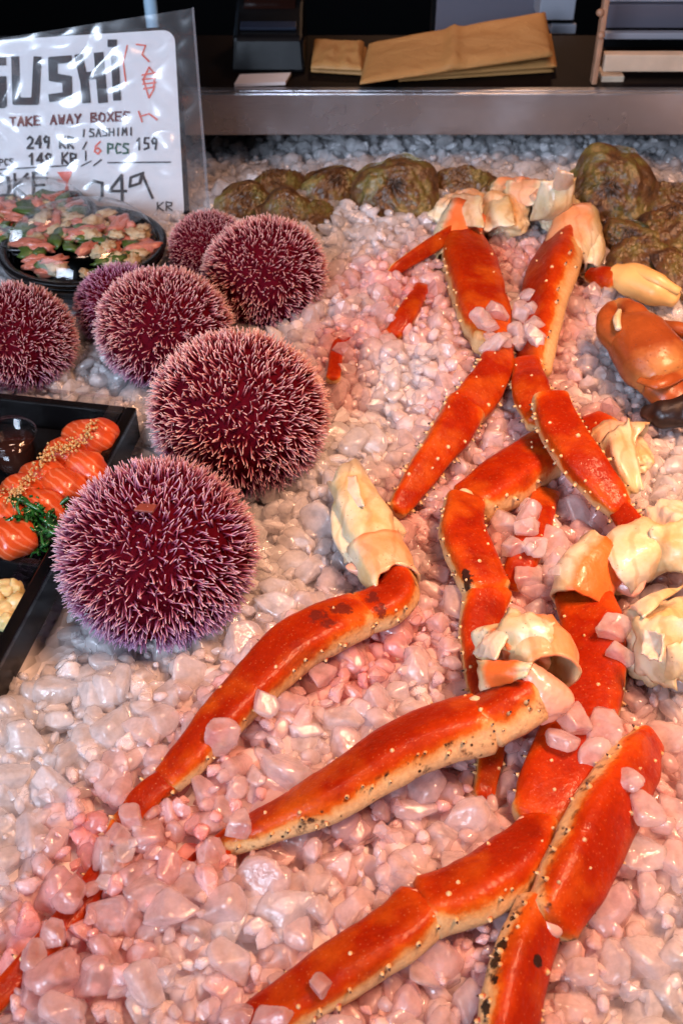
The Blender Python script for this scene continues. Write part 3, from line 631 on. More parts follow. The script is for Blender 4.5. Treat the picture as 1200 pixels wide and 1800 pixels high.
# ================================================================== SEA URCHINS
def urchin(px, py, wpx, label, seed, purple=0.0, n=3200, tilt=(0, 0), plate=False, zc=None):
    c0 = at(px, py, 0.05); R_ = 0.5*wpx*pxm(c0); sl = R_*0.135; a = R_-sl*0.9; b = a*0.86
    z = (b*0.93) if zc is None else zc; c = at(px, py, z)
    t = thing('sea_urchin', label, 'sea urchin', (c.x, c.y, 0), 'sea urchins on the ice')
    rot = Matrix.Rotation(tilt[0], 3, 'X') @ Matrix.Rotation(tilt[1], 3, 'Y')
    bm = bmesh.new(); bmesh.ops.create_uvsphere(bm, u_segments=40, v_segments=24, radius=1)
    for v in bm.verts:
        q = v.co; lon = math.atan2(q.y, q.x); k = 1+0.015*math.cos(lon*10)
        v.co = c+rot @ Vector((q.x*a*k, q.y*a*k, q.z*b))
    me = bpy.data.meshes.new('test_shell'); bm.to_mesh(me); bm.free(); me.polygons.foreach_set('use_smooth', [True]*len(me.polygons))
    link('test_shell', me, UBODY, t)
    g = np.random.default_rng(seed)
    i = np.arange(n)+0.5; zz = 1-2*i/n; lon = math.pi*(1+5**0.5)*i+g.normal(0, 0.05, n); rr = np.sqrt(1-zz**2)
    keep = (np.cos(lon*5+seed) > -0.93) | (g.random(n) < 0.35)
    d = np.stack([rr*np.cos(lon), rr*np.sin(lon), zz], 1)[keep]; d += g.normal(0, 0.014, d.shape); d /= np.linalg.norm(d, axis=1, keepdims=True)
    m = len(d); P = d*np.array([a, a, b]); nr = d/np.array([a, a, b]); nr /= np.linalg.norm(nr, axis=1, keepdims=True)
    # clumped lean plus own lean
    lean = np.array([[mnoise.noise(Vector(q)*3.2+Vector((seed+e, e, e*2))) for e in (0, 9, 19)] for q in d.tolist()])
    dirn = nr+lean*0.35+g.normal(0, 0.36, (m, 3)); dirn[:, 2] += -0.10
    dirn /= np.linalg.norm(dirn, axis=1, keepdims=True)
    ln = sl*g.uniform(0.75, 1.22, m)*(1-0.25*np.clip(d[:, 2]-0.85, 0, 1)*2)
    up = np.where(np.abs(dirn[:, [2]]) < 0.9, np.array([[0, 0, 1.0]]), np.array([[1.0, 0, 0]]))
    u = np.cross(dirn, up); u /= np.linalg.norm(u, axis=1, keepdims=True); v = np.cross(dirn, u)
    rb = (0.0082*R_*g.uniform(0.8, 1.2, m))[:, None]
    rings = []
    for (f, s) in ((0.0, 0.85), (0.35, 1.0), (0.94, 0.55)):
        for k in range(4):
            an = math.pi/2*k; rings.append(P*0.995+dirn*(ln*f)[:, None]+(u*math.cos(an)+v*math.sin(an))*rb*s)
    tip = P+dirn*ln[:, None]
    V = np.stack(rings+[tip], 1)                       # m,13,3
    Fq = []
    for q in range(2):
        for k in range(4): 
            k2 = (k+1) % 4; Fq += [(q*4+k, q*4+k2, (q+1)*4+k2), (q*4+k, (q+1)*4+k2, (q+1)*4+k)]
    for k in range(4): Fq.append((8+k, 8+(k+1) % 4, 12))
    Fq = np.array(Fq)
    FA = (Fq[None]+np.arange(m)[:, None, None]*13).reshape(-1, 3)
    Vw = V.reshape(-1, 3) @ np.array(rot).T + np.array(c)
    tipa = np.tile(np.array([0]*4+[0.38]*4+[0.93]*4+[1.0]), m)
    rnd = np.repeat(g.random(m), 13)
    low = np.repeat(np.clip((0.1-(d @ np.array(rot).T)[:, 2])*1.3, 0, 1), 13)
    o = link('spines', np_mesh('spines', Vw, FA, {'tip': tipa, 'rnd': rnd, 'low': low}), SPINE, t)
    o['kind'] = 'stuff'; o['purple'] = float(purple)
    if plate:
        q = c+rot @ Vector((0.06*a, -0.18*a, b*1.05)); P_ = [q+Vector((x*0.0085, y*0.0062, z_)) for z_ in (0.0030, 0.0046) for x, y in ((-.7, -.3), (.6, -.6), (.75, .4), (-.3, .6))]
        link('shell_scrap', hexa_mesh('shell_scrap', P_, 0.0005), m_simple('brown_scrap', (0.20, 0.045, 0.03), 0.4, 0.4, 200, 0.3), t)
    EX.append((c, c+Vector((0, 0, 0.001)), a*0.98)); return t
urchin(277, 972, 368, 'large purple-tinted sea urchin with a flat brown scrap on its crown', 11, 0.45, tilt=(0.15, -0.05), plate=True, n=4600)  # its purple share paints cool light from the left into the spine colour
urchin(420, 728, 330, 'large pinkish sea urchin leaning against the one with the brown scrap', 23, 0.0, tilt=(0.1, 0.12), n=4500)
urchin(290, 578, 254, 'maroon sea urchin between the large pinkish one and the round bowls', 37, 0.05, tilt=(-0.1, 0.1), n=4000)
urchin(465, 484, 236, 'red-brown sea urchin beside the crushed ice slope and shells', 41, 0.0, tilt=(0.1, -0.2), n=3600)
urchin(368, 438, 160, 'small dusky pink sea urchin right under the menu sign', 53, 0.1, n=3000)
urchin(218, 540, 184, 'violet sea urchin half hidden beside the round bowl\'s rim', 61, 0.75, n=3000)
urchin(28, 594, 228, 'maroon sea urchin behind the black sushi tray', 71, 0.1, tilt=(0.0, 0.2), n=3800)

# ================================================================== SHELLFISH AT THE BACK
def oyster(px, py, wpx, hpx, rot, label, seed, z=0.015, dome=0.55):
    c = at(px, py, z); k = pxm(c); ra, rb = wpx*0.57*k, hpx*0.57*k/0.62
    t = thing('oyster', label, 'oyster', (c.x, c.y, 0), 'oysters along the back of the ice')
    M = Matrix.Rotation(rot, 3, 'Z') @ Matrix.Rotation(0.50+0.45*math.sin(seed*2.3), 3, 'X') @ Matrix.Rotation(0.35*math.cos(seed*1.7), 3, 'Y')
    for nm, sg, hg in (('upper_valve', 1, dome), ('lower_valve', -1, 0.3)):
        V, T, Fc = [c+M @ Vector((0, rb*0.3, sg*hg*ra*0.9))], [0.0], []; NA, NR = 56, 24
        for i in range(1, NR+1):
            t_ = i/NR
            for j in range(NA):
                an = 2*math.pi*j/NA
                e = 1+0.26*mnoise.noise(Vector((math.cos(an)*1.6+seed, math.sin(an)*1.6, sg)))+0.05*mnoise.noise(Vector((math.cos(an)*5, math.sin(an)*5, seed)))*t_
                q = Vector((math.cos(an)*ra*t_*e, math.sin(an)*rb*t_*e+rb*0.3*(1-t_), 0))
                ph_ = t_*4+2.4*mnoise.noise(Vector((math.cos(an)*2, math.sin(an)*2, seed+4)))
                stp = 0.11*((ph_ % 1.0)-0.5)+0.08*mnoise.noise(Vector((q.x*60, q.y*60, seed)))+0.04*mnoise.noise(Vector((q.x*190, q.y*190, seed)))
                q.z = sg*ra*(hg*(1-t_**2.2)*0.9+stp*(1-t_**6)+0.02)
                V.append(c+M @ q); T.append(t_)
        for j in range(NA): Fc.append((0, 1+j, 1+(j+1) % NA) if sg > 0 else (0, 1+(j+1) % NA, 1+j))
        for i in range(NR-1):
            for j in range(NA):
                a_, b_ = 1+i*NA+j, 1+i*NA+(j+1) % NA; q4 = (a_, a_+NA, b_+NA, b_)
                Fc.append(q4 if sg > 0 else q4[::-1])
        link(nm, mesh(nm, V, Fc, {'tt': T}), SHELL, t)
    EX.append((c, c+Vector((0, 0, 0.001)), min(ra, rb)*0.8))
OY = [(432, 366, 110, 46, .5, 'brown oyster just behind the small dusky pink urchin'),
      (492, 342, 120, 60, .9, 'tall dark oyster tipped up behind the red-brown urchin'),
      (508, 384, 90, 62, .2, 'moss green oyster touching the red-brown urchin'),
      (592, 346, 130, 58, .7, 'tan streaked oyster between two dark ones'),
      (560, 386, 74, 56, .1, 'small olive oyster below the tan streaked oyster'),
      (694, 360, 150, 94, -.1, 'big round moss-green oyster on the pink ice slope'),
      (806, 332, 118, 44, .1, 'dark flat oyster behind the left white crab shoulder'),
      (884, 342, 70, 44, .3, 'dark oyster between the two white crab shoulders'),
      (1066, 362, 150, 108, -.25, 'large ringed green oyster beside the upright white shell'),
      (1178, 362, 120, 52, -.1, 'brown oyster beyond the large ringed green one'),
      (1170, 420, 130, 80, -.4, 'broad olive oyster above the cream claw'),
      (1100, 425, 110, 44, -.3, 'thin dark oyster under the large ringed green one'),
      (1128, 462, 120, 54, -.15, 'blackish oyster right behind the cream claw'),
      (1200, 492, 70, 84, .6, 'green-gold oyster at the cream claw\'s tip')]
for i, (px, py, wp, hp, ro, lb) in enumerate(OY): oyster(px, py, wp, hp, ro, lb, i*3.7+1)

# ---- brown crab claws
def claw_part(t, name, lst, mat, roll=0, flat=0.8, lump=0.04, rings=20, seed=1.0):
    R = catmull(pts(lst), rings); me, _ = loft(name, R, 24, flat, roll, 2.2, lump=lump, lscale=50, seed=seed)
    for (a, ra), (b, rb) in zip(R[::4], R[4::4]+[R[-1]]): EX.append((a, b, max(ra, rb)))
    return link(name, me, mat, t)
K1 = thing('brown_crab_claw', 'smooth brown crab claw with curled finger and pale notch', 'crab claw', at(1130, 610, 0))
claw_part(K1, 'palm', [(1098, 566, 76, .034), (1120, 596, 118, .036), (1146, 634, 126, .036), (1168, 664, 104, .033)], CLAW, 0, 0.8)
claw_part(K1, 'fixed_finger', [(1096, 600, 66, .036), (1074, 584, 54, .038), (1066, 562, 40, .040), (1072, 544, 28, .042), (1086, 534, 18, .043)], CLAW, 0, 0.95, rings=20)
claw_part(K1, 'moving_finger', [(1130, 580, 56, .042), (1116, 556, 48, .044), (1100, 540, 34, .045), (1084, 532, 20, .045)], CLAW, 0, 0.95, rings=18)
claw_part(K1, 'pale_notch', [(1086, 578, 12, .050), (1083, 562, 15, .051), (1088, 546, 9, .051)], CREAM, 0, 0.9, rings=8)
claw_part(K1, 'wrist', [(1146, 676, 56, .032), (1170, 690, 70, .030), (1200, 706, 66, .026)], CLAW, 0, 0.8, lump=0.12)
claw_part(K1, 'wrist_rim', [(1122, 668, 14, .040), (1150, 676, 20, .043), (1176, 668, 22, .044), (1204, 654, 20, .042)], CLAW, 0, 0.6, lump=0.35, rings=22)
K2 = thing('cream_crab_claw', 'cream yellow crab claw with red base among the oysters', 'crab claw', at(1130, 500, 0))
claw_part(K2, 'palm', [(1078, 482, 42, .026), (1110, 492, 66, .028), (1148, 508, 64, .028), (1186, 526, 34, .024)], YCLAW, 0, 0.8)
claw_part(K2, 'base', [(1036, 484, 30, .018), (1058, 488, 44, .022), (1080, 492, 44, .024)], CRAB, 0, 0.8)
claw_part(K2, 'finger', [(1108, 474, 22, .036), (1150, 490, 26, .038), (1192, 512, 16, .032)], YCLAW, 0, 0.8, rings=14)
K3 = thing('black_tipped_claw', 'black claw tip lying under the smooth brown claw', 'crab claw', at(1175, 722, 0))
claw_part(K3, 'finger', [(1132, 724, 30, .016), (1164, 726, 56, .022), (1215, 720, 66, .026)], BLACKTIP, 0, 0.8, lump=0.2)
claw_part(K3, 'thumb', [(1150, 700, 20, .020), (1182, 704, 34, .022), (1220, 694, 36, .022)], BLACKTIP, 0, 0.8, lump=0.2, rings=12)
K4 = thing('crab_limb', 'slim brown crab limb beside the smooth brown claw', 'crab limb', at(1195, 590, 0))
claw_part(K4, 'upper_segment', [(1165, 572, 22, .030), (1195, 580, 30, .030), (1230, 592, 32, .028)], CLAW)
claw_part(K4, 'lower_segment', [(1180, 612, 22, .026), (1205, 640, 28, .026), (1230, 660, 28, .024)], CLAW)

# ================================================================== MENU SIGN
s0 = at(330, 392, 0.0); SN = Vector((0.14, -1, 0.13)).normalized()
def sp(px, py, off=0.0): return on_plane(px, py, s0+SN*off, SN)
sign = thing('menu_sign', 'hand lettered white sushi menu in a clear plastic sleeve behind the round bowls', 'sign', (s0.x-0.1, s0.y, 0))
def outline(name, P2, off, th, mat, parent, smooth=False):
    front = [sp(x, y, off) for x, y in P2]; back = [p-SN*th for p in front]; n = len(P2)
    Fc = [tuple(range(n)), tuple(range(2*n-1, n-1, -1))]+[(i, i+n, (i+1) % n+n, (i+1) % n) for i in range(n)]
    me = mesh(name, front+back, Fc, smooth=False); bm = bmesh.new(); bm.from_mesh(me)
    bmesh.ops.recalc_face_normals(bm, faces=bm.faces[:]); bm.to_mesh(me); bm.free()
    return link(name, me, mat, parent)
def arc(cx, cy, r, a0, a1, n=6): return [(cx+r*math.cos(math.radians(a0+(a1-a0)*i/n)), cy+r*math.sin(math.radians(a0+(a1-a0)*i/n))) for i in range(n+1)]
outline('card_backing', [(-110, 70)]+arc(292, 72, 24, -95, -8)+arc(308, 374, 26, 8, 92)+[(-90, 412)], 0.0, 0.002, BLACKPL, sign)
outline('paper_sheet', [(-108, 77)]+arc(286, 75, 22, -95, -8)+arc(300, 366, 24, 8, 92)+[(-90, 400)], 0.0009, 0.0006, PAPER, sign)
# wrinkled sleeve
def sleeve():
    NX, NY = 110, 110; V = []
    c = [(-130, 88), (340, 14), (368, 366), (-110, 420)]
    for j in range(NY+1):
        for i in range(NX+1):
            u, v = i/NX, j/NY
            x = c[0][0]*(1-u)*(1-v)+c[1][0]*u*(1-v)+c[2][0]*u*v+c[3][0]*(1-u)*v
            y = c[0][1]*(1-u)*(1-v)+c[1][1]*u*(1-v)+c[2][1]*u*v+c[3][1]*(1-u)*v
            q = Vector((u*5, v*4, 0)); wv = mnoise.noise(q)*0.0035+abs(mnoise.noise(q*1.5+Vector((3, 1, 0))))*0.011
            V.append(sp(x, y, 0.0048)+SN*wv*min(1, 10*min(u, 1-u, v, 1-v)+0.15))
    Fc = [(j*(NX+1)+i, j*(NX+1)+i+1, (j+1)*(NX+1)+i+1, (j+1)*(NX+1)+i) for j in range(NY) for i in range(NX)]
    return mesh('plastic_sleeve', V, Fc)
link('plastic_sleeve', sleeve(), SLEEVE, sign)
outline('sleeve_seam', [(337, 14), (341, 13), (369, 366), (364, 367)], 0.004, 0.0008, m_simple('sleeve_seam', (0.3, 0.3, 0.32), 0.2, 0.3, 90, 0.5, Alpha=0.35), sign)
def strokes(name, lines, wd, mat, off=0.0016):
    V, Fc = [], []
    rr = random.Random(len(lines)*7+int(wd*10))
    for L in lines:
        for (x0, y0), (x1, y1) in zip(L, L[1:]):
            dx, dy = x1-x0, y1-y0; l = math.hypot(dx, dy) or 1; dx, dy = dx/l, dy/l; h = wd/2*rr.uniform(0.85, 1.12); e = h*0.7
            q = [(x0-dx*e-dy*h, y0-dy*e+dx*h), (x1+dx*e-dy*h, y1+dy*e+dx*h), (x1+dx*e+dy*h, y1+dy*e-dx*h), (x0-dx*e+dy*h, y0-dy*e-dx*h)]
            o_ = off+0.00005*(len(V)//8 % 6); st = len(V)
            V += [sp(*p, o_) for p in q]+[sp(*p, o_-0.0004) for p in q]
            Fc += [(st, st+1, st+2, st+3)]+[(st+i, st+4+i, st+4+(i+1) % 4, st+(i+1) % 4) for i in range(4)]
    link(name, mesh(name, V, Fc, smooth=False), mat, sign)
GL = {'T': [[(0, 0), (1, 0)], [(.5, 0), (.5, 1)]], 'A': [[(0, 1), (.5, 0), (1, 1)], [(.22, .62), (.8, .62)]], 'K': [[(0, 0), (0, 1)], [(.95, 0), (.05, .52), (1, 1)]],
      'E': [[(1, 0), (0, 0), (0, 1), (1, 1)], [(0, .5), (.8, .48)]], 'W': [[(0, 0), (.25, 1), (.5, .35), (.75, 1), (1, 0)]], 'Y': [[(0, 0), (.5, .5), (1, 0)], [(.5, .5), (.4, 1)]],
      'B': [[(0, 0), (0, 1), (.9, .95), (1, .7), (.1, .48), (.85, .25), (.75, 0), (0, 0)]], 'O': [[(.3, 0), (0, .3), (0, .75), (.35, 1), (.8, .95), (1, .6), (.9, .15), (.3, 0)]],
      'X': [[(0, 0), (1, 1)], [(1, 0), (0, 1)]], 'S': [[(1, .05), (.2, 0), (0, .3), (.9, .6), (.9, .95), (0, 1)]], 'H': [[(0, 0), (0, 1)], [(1, 0), (1, 1)], [(0, .5), (1, .5)]],
      'I': [[(.5, 0), (.5, 1)]], 'M': [[(0, 1), (.1, 0), (.5, .6), (.9, 0), (1, 1)]], 'P': [[(0, 1), (0, 0), (.9, .1), (.9, .45), (0, .55)]], 'C': [[(1, .1), (.3, 0), (0, .5), (.3, 1), (1, .9)]],
      'R': [[(0, 1), (0, 0), (.9, .1), (.85, .42), (0, .52), (1, 1)]], '2': [[(0, .2), (.4, 0), (.9, .2), (.8, .5), (0, 1), (1, 1)]], '4': [[(.75, 1), (.75, 0), (0, .65), (1, .65)]],
      '9': [[(.9, .45), (.3, .5), (.05, .25), (.4, 0), (.9, .1), (.9, .5), (.75, 1)]], '1': [[(.1, .25), (.55, 0), (.55, 1)]], '5': [[(.95, 0), (.15, 0), (.1, .45), (.8, .5), (.9, .85), (.1, 1)]],
      '6': [[(.8, 0), (.2, .35), (.05, .8), (.5, 1), (.9, .75), (.5, .5), (.1, .65)]]}
def write(name, txt, x0, y0, x1, y1, hgt, wd, mat, fill=0.68):
    n = len(txt); out = []
    for i, ch in enumerate(txt):
        if ch == ' ': continue
        f = i/n; bx, by = x0+(x1-x0)*f, y0+(y1-y0)*f; cw = (x1-x0)/n*fill; jit = random.uniform(-.03, .03)*hgt
        for L in GL[ch]: out.append([(bx+a*cw, by+b*hgt+jit) for a, b in L])
    strokes(name, out, wd, mat)
strokes('heading_lettering', [[(-22, 104), (-52, 106), (-52, 140), (-24, 145), (-22, 178), (-54, 184)], [(6, 108), (-4, 108)], [(3, 140), (4, 182), (-8, 182)],
    [(27, 104), (29, 178), (62, 178), (66, 104)], [(122, 104), (93, 106), (94, 136), (118, 140), (119, 168), (91, 172)],
    [(139, 100), (146, 134), (178, 131)], [(174, 98), (181, 175)], [(148, 134), (152, 176)], [(202, 102), (206, 172)], [(194, 76), (201, 76)]], 15.5, INK)
write('line_lettering', 'TAKE AWAY BOXES', 18, 207, 232, 196, 15, 3.6, INKBR)
write('price_lettering', '249 KR', 49, 240, 134, 240, 20, 4.0, INK)
write('price_lettering', '149 KR', 51, 270, 139, 269, 19, 4.0, INK)
write('price_lettering', 'PCS', 0, 280, 26, 279, 11, 2.2, INK)
write('line_lettering', 'SASHIMI', 158, 227, 238, 224, 13, 2.6, INK)
write('price_lettering', '6', 166, 250, 182, 250, 21, 3.0, INKRED, 0.8); write('price_lettering', 'PCS', 190, 253, 230, 252, 17, 3.2, INKGR)
write('price_lettering', '159', 240, 243, 280, 242, 20, 3.6, INK)
strokes('ruled_lines', [[(0, 298), (120, 291)], [(190, 286), (300, 285)], [(143, 292), (160, 283)], [(165, 291), (178, 281)], [(148, 228), (147, 240)], [(152, 250), (146, 262)], [(151, 266), (151, 282)]], 2.6, INK)
write('poke_lettering', 'POKE', -40, 308, 92, 302, 44, 5.2, INK, 0.72)
strokes('price_lettering', [[(152, 330), (165, 318), (180, 322), (180, 344), (175, 352)], [(215, 352), (214, 308), (192, 336), (222, 336)], [(252, 304), (230, 312), (228, 328), (246, 322), (250, 306), (268, 348)]], 5.2, INK)
write('price_lettering', 'KR', 277, 356, 308, 354, 15, 2.6, INK)
outline('funnel_drawing', [(101, 303), (128, 301), (119, 323), (124, 345), (112, 346), (116, 323)], 0.0016, 0.0005, INKRED, sign)
strokes('fish_drawing', [[(224, 80), (217, 110), (222, 150)], [(240, 78), (256, 80), (250, 96), (262, 108)], [(262, 118), (252, 140), (262, 172), (270, 158), (272, 130), (262, 118)], [(250, 132), (274, 128)], [(250, 140), (274, 137)], [(251, 148), (274, 145)], [(253, 156), (272, 153)], [(246, 205), (262, 200), (276, 210)], [(244, 196), (250, 214)]], 2.8, INKRED)

# ================================================================== ROUND BOWLS
def lathe(name, c, prof, n=48, sx=1.0):
    V, Fc = [], []
    for r, z in prof:
        for j in range(n):
            a = 2*math.pi*j/n; V.append((c[0]+r*math.cos(a), c[1]+r*math.sin(a)*sx, c[2]+z))
    for i in range(len(prof)-1):
        for j in range(n):
            k = (j+1) % n; Fc.append((i*n+j, i*n+k, (i+1)*n+k, (i+1)*n+j))
    return mesh(name, V, Fc)
def pebble(name, c, sx, sy, sz, rot, seed, mat, parent=None, lump=0.3, sub=3, sc=1.6, tilt=0.0):
    bm = bmesh.new(); bmesh.ops.create_icosphere(bm, subdivisions=sub, radius=1); M = Matrix.Rotation(rot, 3, 'Z') @ Matrix.Rotation(tilt, 3, 'X')
    for v in bm.verts:
        q = v.co; e = 1+lump*mnoise.noise(q*sc+Vector((seed*3.3, seed, 0)))
        v.co = Vector(c)+M @ Vector((q.x*sx*e, q.y*sy*e, q.z*sz*e))
    me = bpy.data.meshes.new(name); bm.to_mesh(me); bm.free(); me.polygons.foreach_set('use_smooth', [True]*len(me.polygons))
    return link(name, me, mat, parent, None if parent else (c[0], c[1], c[2]))
def poke_bowl(px, py, hw, label, nm, seed):
    z = 0.030; c = at(px, py, z); r = hw*pxm(c); g = random.Random(seed)
    t = thing('poke_bowl', label, 'bowl', (c.x, c.y, 0), 'round takeaway bowls')
    link('bowl', lathe('bowl', c, [(0.001, -z+.003), (r*.62, -z+.003), (r*.70, -z+.006), (r*.93, -.004), (r, 0), (r*1.0, .003), (r*.94, .003), (r*.90, -.004), (r*.86, -.012), (0.001, -.014)]), BLACKPL, t)
    link('rim', lathe('rim', c, [(r*.93, .0045), (r*1.02, .0045), (r*1.03, .0065), (r*1.0, .0085), (r*.92, .0080), (r*.93, .0045)]), BLACKPL, t)
    link('lid', lathe('lid', c, [(r*.93, .006), (r*.84, .020), (r*.74, .026), (r*.4, .030), (0.001, .031)]), LID, t)
    EX.append((Vector((c.x, c.y, -.02)), Vector((c.x, c.y, .02)), r*0.98))
    for i in range(105):
        a = g.uniform(0, 6.28); q = r*0.77*math.sqrt(g.random()); p = (c.x+q*math.cos(a), c.y+q*math.sin(a), c.z-.003+g.uniform(0, .007)+0.012*(1-(q/r)**2))
        k = g.random(); s = g.uniform(.0040, .0105)
        if k < .42: tag(pebble('fish_piece', p, s*1.5, s*.6, s*.5, g.uniform(0, 3), i, PINKFISH, lump=.6, sub=3, tilt=g.uniform(-.5, .5)), 'pink piece of fish in the '+nm, 'food', 'fish in the '+nm)
        elif k < .72: tag(pebble('salad_leaf', p, s*1.3, s, s*.35, g.uniform(0, 3), i, LEAF, lump=.7, sub=2, tilt=g.uniform(-.5, .5)), 'green salad leaf in the '+nm, 'food', 'leaves in the '+nm)
        else: tag(pebble('rice_clump', p, s*1.1, s*.8, s*.5, g.uniform(0, 3), i, RICE, lump=.7, sub=3, sc=2.6), 'pale clump of rice in the '+nm, 'food', 'rice in the '+nm)
poke_bowl(148, 442, 142, 'black round takeaway bowl of fish and salad touching the violet urchin', 'black bowl touching the violet urchin', 4)
poke_bowl(58, 396, 114, 'black round takeaway bowl of fish right against the menu sign', 'black bowl against the menu sign', 9)

# ================================================================== SUSHI TRAY
tz = 0.030
T0, T1 = at(240, 716, tz), at(-30, 1218, tz); ed = (T0-T1).normalized(); wl = Vector((-ed.y, ed.x, 0)); wl = wl if wl.x < 0 else -wl
def tp(u, v, z): return Vector((*(T0+wl*u-ed*v).xy, z))
TLn = (T0-T1).length; TW = 0.19
tray = thing('sushi_tray', 'black plastic tray of salmon sushi under a clear lid beside the urchins', 'tray', tp(TW/2, TLn/2, 0))
def slab(name, u0, u1, v0, v1, z0, z1, mat, bev=0.0012):
    link(name, hexa_mesh(name, [tp(u0, v0, z0), tp(u0, v1, z0), tp(u1, v1, z0), tp(u1, v0, z0), tp(u0, v0, z1), tp(u0, v1, z1), tp(u1, v1, z1), tp(u1, v0, z1)], bev), mat, tray)
slab('base', 0.008, TW-.008, 0.008, TLn-.008, 0.004, 0.009, BLACKPL)
slab('side_wall', 0.0, 0.0075, 0, TLn, 0.004, tz, BLACKPL); slab('side_wall', TW-.0075, TW, 0, TLn, 0.004, tz, BLACKPL)
slab('end_wall', 0.0077, TW-.0077, 0, 0.0075, 0.004, tz, BLACKPL); slab('end_wall', 0.0077, TW-.0077, TLn-.0075, TLn, 0.004, tz, BLACKPL)
slab('divider', 0.0077, TW-.0077, 0.150, 0.156, 0.009, tz-.006, BLACKPL)
# clear lid, domed with a rolled edge
def lid_mesh():
    V, Fc = [], []; prof = [(-.003, tz+.0005), (-.003, tz+.003), (.006, tz+.004), (.010, tz+.016), (.018, tz+.019)]
    for ins, z in prof:
        for u, v in ((ins, ins), (ins, TLn-ins), (TW-ins, TLn-ins), (TW-ins, ins)): V.append(tp(u, v, z))
    for i in range(len(prof)-1):
        for j in range(4): k = (j+1) % 4; Fc.append((i*4+j, i*4+k, (i+1)*4+k, (i+1)*4+j))
    n = len(V)-4; Fc.append((n, n+1, n+2, n+3)); return mesh('lid', V, Fc, smooth=False)
link('lid', lid_mesh(), LID, tray)
for k in range(30): EX.append((tp(.0 + .019*(k % 6), .02+.045*(k//6), -.01), tp(.019*(k % 6), .02+.045*(k//6), .02), .022))
SALM = [(178, 764, 64, 44), (158, 772, 86, 60), (118, 800, 86, 56), (150, 822, 84, 58), (80, 838, 84, 56), (112, 856, 84, 56), (40, 866, 80, 56), (70, 892, 86, 56), (12, 900, 80, 56), (20, 945, 86, 66)]
for i, (px, py, sx, sy) in enumerate(SALM):
    c = at(px, py, 0.030); k = pxm(c)
    tag(pebble('salmon_slice', c, sx*.56*k, sy*.64*k, .0115, -.55+.1*math.sin(i*2), i, SALMON, lump=.22, sc=1.3), 'glossy orange salmon slice in the black tray', 'food', 'salmon slices in the tray')
# toasted crumbs in a line over the salmon
V, Fc = [], []; g = random.Random(3)
for i in range(330):
    t_ = g.random(); px = 168-t_*160+g.gauss(0, 7); py = 742+t_*128+g.gauss(0, 7)+10*math.sin(t_*9)
    c = at(px, py, 0.0425+g.uniform(-.001, .0025)); s = g.uniform(.0007, .0015); st = len(V)
    for q in ((1, 0, 0), (-1, 0, 0), (0, 1, 0), (0, -1, 0), (0, 0, 1), (0, 0, -1)): V.append(c+Vector(q)*s*g.uniform(.6, 1.2))
    Fc += [(st+a, st+b, st+d) for a, b, d in ((0, 2, 4), (2, 1, 4), (1, 3, 4), (3, 0, 4), (2, 0, 5), (1, 2, 5), (3, 1, 5), (0, 3, 5))]
tag(link('sesame_topping', mesh('sesame_topping', V, Fc), SESAME), 'golden toasted sesame crumbs in a line over the salmon', 'food topping', kind='stuff')
# seaweed salad: tangle of strands
V, Fc = [], []; g = random.Random(8); c0 = at(62, 925, .022); k0 = pxm(c0)
for i in range(260):
    a = g.uniform(0, 6.28); q = math.sqrt(g.random()); p = c0+Vector((math.cos(a)*q*44*k0, math.sin(a)*q*62*k0, .013*(1-q*q)+g.uniform(-.002, .002)))
    d = Vector((g.gauss(0, 1), g.gauss(0, 1), g.gauss(0, .35))).normalized(); s = Vector((g.gauss(0, 1), g.gauss(0, 1), g.gauss(0, 1))).normalized()
    st = len(V); N = 8; L = g.uniform(.010, .022); r = g.uniform(.0008, .0016)
    for j in range(N):
        t_ = j/(N-1)-.5; x = p+d*(t_*L)+s*(L*.35*math.sin(t_*5+i)); u = d.orthogonal().normalized(); v = d.cross(u)
        for m_ in range(4): V.append(x+(u*math.cos(m_*1.571)+v*math.sin(m_*1.571))*r)
    for j in range(N-1):
        for m_ in range(4): Fc.append((st+j*4+m_, st+j*4+(m_+1) % 4, st+(j+1)*4+(m_+1) % 4, st+(j+1)*4+m_))
tag(link('seaweed_salad', mesh('seaweed_salad', V, Fc), GREEN, loc=c0), 'shiny dark green seaweed salad heaped beside the salmon', 'food')
for i, (px, py, s) in enumerate(((10, 1040, 40), (28, 1062, 36), (4, 1075, 44), (-20, 1050, 50), (16, 1095, 30), (30, 1035, 26))):
    c = at(px, py, .022); tag(pebble('ginger_slice', c, s*.6*pxm(c), s*.5*pxm(c), .006, i, i, GINGER, lump=.5, tilt=.3), 'pale yellow pickled ginger slice in the tray corner', 'food', 'ginger slices in the tray')
c = at(18, 768, .034); r = 46*pxm(c)
cup = thing('sauce_cup', 'small round clear cup of dark sauce inside the black tray', 'cup', (c.x, c.y, .009))
link('cup_wall', lathe('cup_wall', c, [(r*.7, -.024), (r*.95, 0), (r*1.04, .001), (r*1.04, .003), (r*.95, .003)]), LID, cup)
link('sauce', lathe('sauce', c, [(r*.68, -.022), (r*.88, -.005), (0.0005, -.005)]), SAUCE, cup)
link('cup_lid', lathe('cup_lid', c, [(r*1.05, .0035), (r*.9, .0065), (r*.55, .0055), (0.0005, .0055)]), LID, cup)

